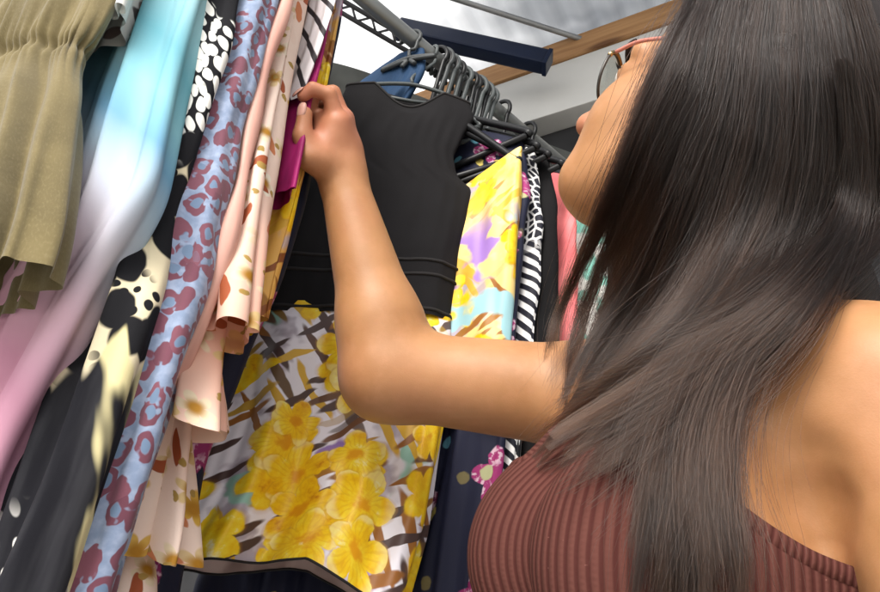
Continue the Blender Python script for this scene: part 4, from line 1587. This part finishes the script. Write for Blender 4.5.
SHEET = [
    [(702, -24), (684, 10), (657, 62), (630, 128), (596, 212), (568, 308), (558, 390)],
    [(714, -24), (697, 18), (672, 80), (642, 158), (608, 252), (577, 333), (560, 412)],
    [(730, -24), (715, 38), (695, 118), (666, 205), (628, 295), (592, 367), (560, 432)],
    [(748, -24), (734, 50), (717, 140), (692, 225), (656, 308), (610, 380), (556, 446)],
    [(766, -24), (757, 55), (745, 148), (722, 238), (682, 318), (626, 388), (545, 452)],
    [(786, -24), (785, 58), (777, 150), (756, 238), (712, 308), (650, 368), (580, 418), (530, 462)],
    [(802, -22), (810, 50), (810, 140), (790, 228), (742, 298), (680, 362), (618, 414), (566, 458)],
    [(816, -20), (830, 54), (832, 140), (814, 218), (766, 286), (708, 350), (656, 404), (620, 450), (596, 482)],
    [(826, -16), (844, 60), (848, 142), (832, 216), (776, 285), (714, 349), (676, 410), (660, 472), (656, 550), (652, 650)],
    [(834, -12), (855, 66), (858, 144), (846, 220), (790, 282), (728, 343), (686, 410), (671, 484), (668, 560), (664, 655)],
    [(840, -8), (862, 74), (866, 150), (856, 224), (802, 280), (740, 337), (698, 406), (686, 484), (688, 560), (684, 655)],
    [(844, -2), (866, 82), (872, 154), (864, 224), (814, 277), (752, 331), (710, 402), (698, 480), (706, 560), (703, 655)],
    [(848, 4), (869, 90), (875, 158), (870, 226), (826, 274), (764, 324), (720, 396), (708, 476), (718, 560), (716, 655)],
]
SWEEP = [
    [(838, 60), (846, 140), (838, 205), (800, 268), (745, 322), (690, 352), (636, 374), (566, 386)],
    [(842, 64), (850, 146), (844, 212), (808, 276), (754, 332), (698, 366), (640, 396), (552, 428)],
    [(846, 68), (854, 150), (848, 216), (815, 280), (762, 338), (708, 378), (646, 420), (536, 474)],
    [(850, 72), (858, 154), (852, 220), (820, 282), (770, 340), (720, 388), (662, 446), (580, 520)]]
G = [guide(p) for p in SHEET]
# strands over the far side and down the back, for the rest of the head
def fall(root, side, back, L=.34):
    p0 = hd(-.01, root * .03, .122)
    p1 = hd(-.02 - back * .055, side * .074, .07 - .02 * back)
    p2 = hd(-.025 - back * .060, side * .082, -.01)
    p3 = p2 * 1.0 + np.array([0, 0, -.10]) - h_f * .0 + h_r * side * .004
    pts = [p0, p1, p2, p3, p3 + np.array([0, 0, -L * .45]) - t_f * .01, p3 + np.array([0, 0, -L])]
    return spline(pts, 28)


def behind(side, back, r):
    pts = [hd(-.01, 0, .115), hd(-.035, side * .5, .105), hd(-.02 - back * .036, side, .05), hd(-.02 - back * .034, side * 1.05, -.03),
           tp(-.085, r, .075), tp(-.115, r * 1.2, -.03), tp(-.122, r * 1.2, -.24)]
    return spline(pts, 28)


FARG = [fall(.3, .95, -.55, .24), fall(.3, 1.0, -.2, .28), fall(.3, 1.0, .3, .30), behind(.062, .75, .05), behind(.03, 1.0, .02), behind(-.01, 1.05, -.01), behind(-.04, .9, -.04)]


def push_out(P, off):
    """move points that lie inside the figure out to its surface plus off"""
    s = P.shape
    Q = P.reshape(-1, 3).copy()
    for _ in range(2):
        d = sdf(Q, BODYP)
        m = np.where(d < off)[0]
        if not len(m):
            break
        e = .002
        q = Q[m]
        gr = np.stack([(sdf(q + np.eye(3)[i] * e, BODYP) - sdf(q - np.eye(3)[i] * e, BODYP)) / (2 * e) for i in range(3)], 1)
        gr /= np.linalg.norm(gr, axis=1, keepdims=True) + 1e-9
        Q[m] = q + gr * (off - d[m])[:, None]
    return Q.reshape(s)


FARG = [push_out(g, .012) for g in FARG]

# body of the hair: a solid mass the strands lie on
vol = [('e', hd(-.018, 0, .022), FH, np.array([.097, .079, .097]), .02)]
for g in G[:-1]:
    pass
for a_ in range(3, len(G)):
    g = G[a_][:, :] + _F * .019
    n = len(g)
    for i in range(6, n - 12, 2):
        t = i / n
        rad = .013 * (1 - .6 * max(0, t - .4) / .6)
        cone(vol, g[i], g[i + 2] if i + 2 < n else g[-1], rad, rad * .97, .018)
for g in FARG:
    for i in range(2, 20, 3):
        cone(vol, g[i], g[i + 3], .012, .012, .03)
vlo = np.min([v.min(0) for v in G + FARG], 0) - .05
vhi = np.max([v.max(0) for v in G + FARG], 0) + .05
HV, HQ = sdf_mesh(vol, .004, vlo, vhi)


def hair_color(T):
    h = T.new('ShaderNodeHairInfo')
    at2 = T.new('ShaderNodeAttribute')
    at2.attribute_name = 'tone'
    rnd = S(T.t, at2.outputs['Fac'])
    ic = S(T.t, h.outputs['Intercept'])
    root = T.mix(rnd, (.0025, .0018, .0016), (.016, .0092, .0066))
    tip = T.mix(rnd, (.004, .0027, .0022), (.042, .0228, .0148))
    return T.mix(ic.step(.35, 1.0), root, tip)


def base_hair(T):
    p = T.coord('Object')
    x, y, z = T.sep(p)
    n = T.noise(T.comb(x * 300, y * 300, z * 18), 1.0, 3)
    return {'color': T.mix(n, (.008, .006, .0055), (.026, .019, .017)), 'height': n, 'bump': .5}


hair_base_m = material('hair_mass', base_hair, rough=.55, spec=.3)
HAIR = mesh_np('hair', HV, HQ, hair_base_m, PERSON)

hm = bpy.data.materials.new('hair_strand')
hm.use_nodes = True
ht = hm.node_tree
ht.nodes.clear()
T = T_(ht)
ho = T.new('ShaderNodeOutputMaterial')
hb_ = T.new('ShaderNodeBsdfHairPrincipled')
hb_.parametrization = 'COLOR'
put(ht, hb_.inputs['Color'], hair_color(T))
hb_.inputs['IOR'].default_value = 1.42
hb_.inputs['Roughness'].default_value = .28
hb_.inputs['Radial Roughness'].default_value = .45
hb_.inputs['Random Roughness'].default_value = .3
ht.links.new(hb_.outputs[0], ho.inputs[0])

g_ = np.random.default_rng(3)


TONES = []


def strands(guides, count, thick, spread, weights=None, wav=.004, cutlo=.78, fly=.03, flare=1.6, toward=None):
    A = np.array(guides)                     # guides x points x 3
    n, m = A.shape[:2]
    t = np.linspace(0, 1, m)
    ncl = 210
    cl_s = g_.uniform(0, n - 1.001, ncl)
    if weights is not None:
        cl_s = g_.choice(np.arange(0, n - 1.001, .02), ncl, p=weights(np.arange(0, n - 1.001, .02)))
    cl_len = g_.uniform(cutlo, 1.0, ncl)
    cl_o = g_.uniform(0, 1, ncl)             # depth of the lock in the layer
    cl_ph = g_.uniform(0, 6.28, (ncl, 2))
    cl_a = g_.normal(0, 1, (ncl, 2))
    ids = g_.integers(0, ncl, count)
    s = np.clip(cl_s[ids] + g_.normal(0, .12, count), 0, n - 1.001)
    i = s.astype(int)
    f = (s - i)[:, None, None]
    P = A[i] * (1 - f) + A[i + 1] * f
    sc = cl_s[ids]
    ic = np.minimum(sc.astype(int), n - 2)
    fc = (sc - ic)[:, None, None]
    Pc = A[ic] * (1 - fc) + A[ic + 1] * fc
    P = P + (Pc - P) * (.88 * t ** 1.4)[None, :, None]     # strands of a lock draw together at its tip
    tang = np.gradient(P, axis=1)
    tang /= np.linalg.norm(tang, axis=2, keepdims=True) + 1e-9
    if toward is None:
        out = -_F[None, None] * np.ones_like(P)
    else:                                    # away from the axis of the head
        out = P - (HC - h_f * .02)
        out = out - out @ np.array([0, 0, 1.0])[:, None] * np.array([0, 0, .75])
        out /= np.linalg.norm(out, axis=2, keepdims=True) + 1e-9
    side = np.cross(tang, out)
    side /= np.linalg.norm(side, axis=2, keepdims=True) + 1e-9
    lay = (cl_o[ids] * .75 + g_.uniform(0, .25, count))
    grow = np.clip(t * 3, .45, 1)[None, :, None]
    P = P + out * ((lay * thick)[:, None, None] * grow)
    w = np.sin(t[None] * (5 + 4 * cl_a[ids, :1] * .4) + cl_ph[ids, :1]) * wav * t[None] ** 1.2
    w2 = np.sin(t[None] * 11 + cl_ph[ids, 1:]) * wav * .5 * t[None]
    own = g_.normal(0, 1, (count, 1)) * spread * (.45 + 1.7 * t[None] ** 1.3 - 1.7 * t[None] ** 3)
    own2 = g_.normal(0, 1, (count, 1)) * spread * .5 * t[None]
    fly_m = (g_.uniform(0, 1, count) < fly)[:, None]
    fly_w = fly_m * g_.normal(0, 1, (count, 1)) * .012 * t[None] + fly_m * np.sin(t[None] * g_.uniform(6, 16, (count, 1)) + g_.uniform(0, 6, (count, 1))) * .003
    P = P + side * (w + w2 + own + fly_w + cl_a[ids, 1:] * .0085 * t[None] ** 1.8)[..., None] + out * (own2 + .5 * fly_m * np.abs(fly_w))[..., None]
    # uneven ends
    L = np.clip(cl_len[ids] * g_.uniform(.92, 1.04, count), .4, 1.0)
    idx = L[:, None] * t[None] * (m - 1)
    i0 = np.clip(idx.astype(int), 0, m - 2)
    fr = (idx - i0)[..., None]
    r = np.arange(count)[:, None]
    TONES.append(np.clip(g_.uniform(0, 1, ncl)[ids] ** 1.5 * .75 + g_.uniform(0, 1, count) ** 2 * .4, 0, 1))
    return P[r, i0] * (1 - fr) + P[r, i0 + 1] * fr


def curves_obj(name, P, r0, r1, parent, tone):
    n, m = P.shape[:2]
    c = bpy.data.hair_curves.new(name)
    c.add_curves([m] * n)
    c.attributes['position'].data.foreach_set('vector', (P.reshape(-1, 3)).astype(np.float32).ravel())
    ra = c.attributes.get('radius') or c.attributes.new('radius', 'FLOAT', 'POINT')
    prof = r0 + (r1 - r0) * np.linspace(0, 1, m) ** 1.5
    sc = g_.uniform(.7, 1.25, n)
    ra.data.foreach_set('value', (sc[:, None] * prof[None]).astype(np.float32).ravel())
    ta_ = c.attributes.new('tone', 'FLOAT', 'CURVE')
    ta_.data.foreach_set('value', tone.astype(np.float32))
    c.materials.append(hm)
    o = bpy.data.objects.new(name, c)
    COL.objects.link(o)
    o.parent = parent
    return o


SC.cycles_curves.shape = 'RIBBONS' if hasattr(SC, 'cycles_curves') else 'RIBBONS'
P1 = strands(G, 37000, .024, .0030, cutlo=.62, wav=.0065)
P2 = strands(G, 1800, .032, .009, wav=.010, fly=.7, cutlo=.6)
P4 = strands([guide(p, .030) for p in SWEEP], 3200, .010, .0035, wav=.005, fly=.12, cutlo=.72)
P3 = strands(FARG, 9000, .014, .006, toward=True)
curves_obj('hair_strands', np.concatenate([P1, P2, P4]), .00013, .00005, HAIR, np.concatenate([TONES[0], TONES[1], np.clip(TONES[2] * .8 + .15, 0, 1)]))
curves_obj('hair_strands', push_out(P3, .006), .00018, .00008, HAIR, TONES[3])

# ------------------------------------------------------------------ glasses
gold = plain('gilt_metal', (.62, .45, .22), .1, rough=.25, metal=1.0)
dark_rim = plain('dark_rim', (.06, .055, .05), .2, rough=.3, metal=.4)
pinkp = plain('pink_temple', (.55, .20, .15), .1, rough=.3)
gl = bpy.data.materials.new('spectacle_lens')
gl.use_nodes = True
gt = gl.node_tree
gt.nodes.clear()
go_ = gt.nodes.new('ShaderNodeOutputMaterial')
gm = gt.nodes.new('ShaderNodeMixShader')
ga, gb = gt.nodes.new('ShaderNodeBsdfTransparent'), gt.nodes.new('ShaderNodeBsdfGlossy')
ga.inputs[0].default_value = (.86, .88, .86, 1)
gb.inputs['Roughness'].default_value = .03
gm.inputs[0].default_value = .10
gt.links.new(ga.outputs[0], gm.inputs[1])
gt.links.new(gb.outputs[0], gm.inputs[2])
gt.links.new(gm.outputs[0], go_.inputs[0])
GL = thing('eyeglasses', 'glasses with gilt top bars and dark rims on the face of the woman', 'glasses', hd(.112, 0, .012))
tiltv = nrm(h_u * 1.0 + h_f * .18)
for s in (-1, 1):
    c = hd(.094, s * .033, .000)
    ang_ = np.linspace(0, 2 * math.pi, 48, endpoint=False)
    shp = np.sign(np.cos(ang_)) * np.abs(np.cos(ang_)) ** .85 * .0250, np.sign(np.sin(ang_)) * np.abs(np.sin(ang_)) ** .8 * .0235
    loop = c + shp[0][:, None] * (h_r - h_f * .18 * s)[None] + shp[1][:, None] * tiltv[None]
    mesh_np('rim', *tube_np(loop, .0014, 8, closed=True), dark_rim, GL)
    nrm_ = nrm(np.cross(loop[12] - loop[0], loop[24] - loop[0]))
    V = np.concatenate([loop + nrm_ * .0005, loop - nrm_ * .0005])
    mesh_np('lens', V, [list(range(48)), list(range(95, 47, -1))] + [[i, (i + 1) % 48, 48 + (i + 1) % 48, 48 + i] for i in range(48)], gl, GL, smooth=False)
    top = [loop[i] + tiltv * .001 for i in range(3, 22)]
    mesh_np('brow_bar', *tube_np(top, .0022, 8), gold, GL)
    hin = c + (h_r * s - h_f * .18) * .0255 + tiltv * .011
    V, F = tube_np([hin - h_f * .002, hin - h_f * .012 + h_r * s * .006], .0023, 8)
    h = mesh_np('temple', *tube_np(spline([hin - h_f * .010 + h_r * s * .005, hd(.05, s * .076, .016), hd(-.005, s * .084, .016), hd(-.03, s * .082, -.004)], 24), .0017, 8), pinkp, GL)
    mesh_np('hinge', V, F, gold, h)
mesh_np('bridge', *tube_np(spline([hd(.098, -.0095, .006), hd(.106, 0, .013), hd(.098, .0095, .006)], 12), .0013, 8), gold, GL)
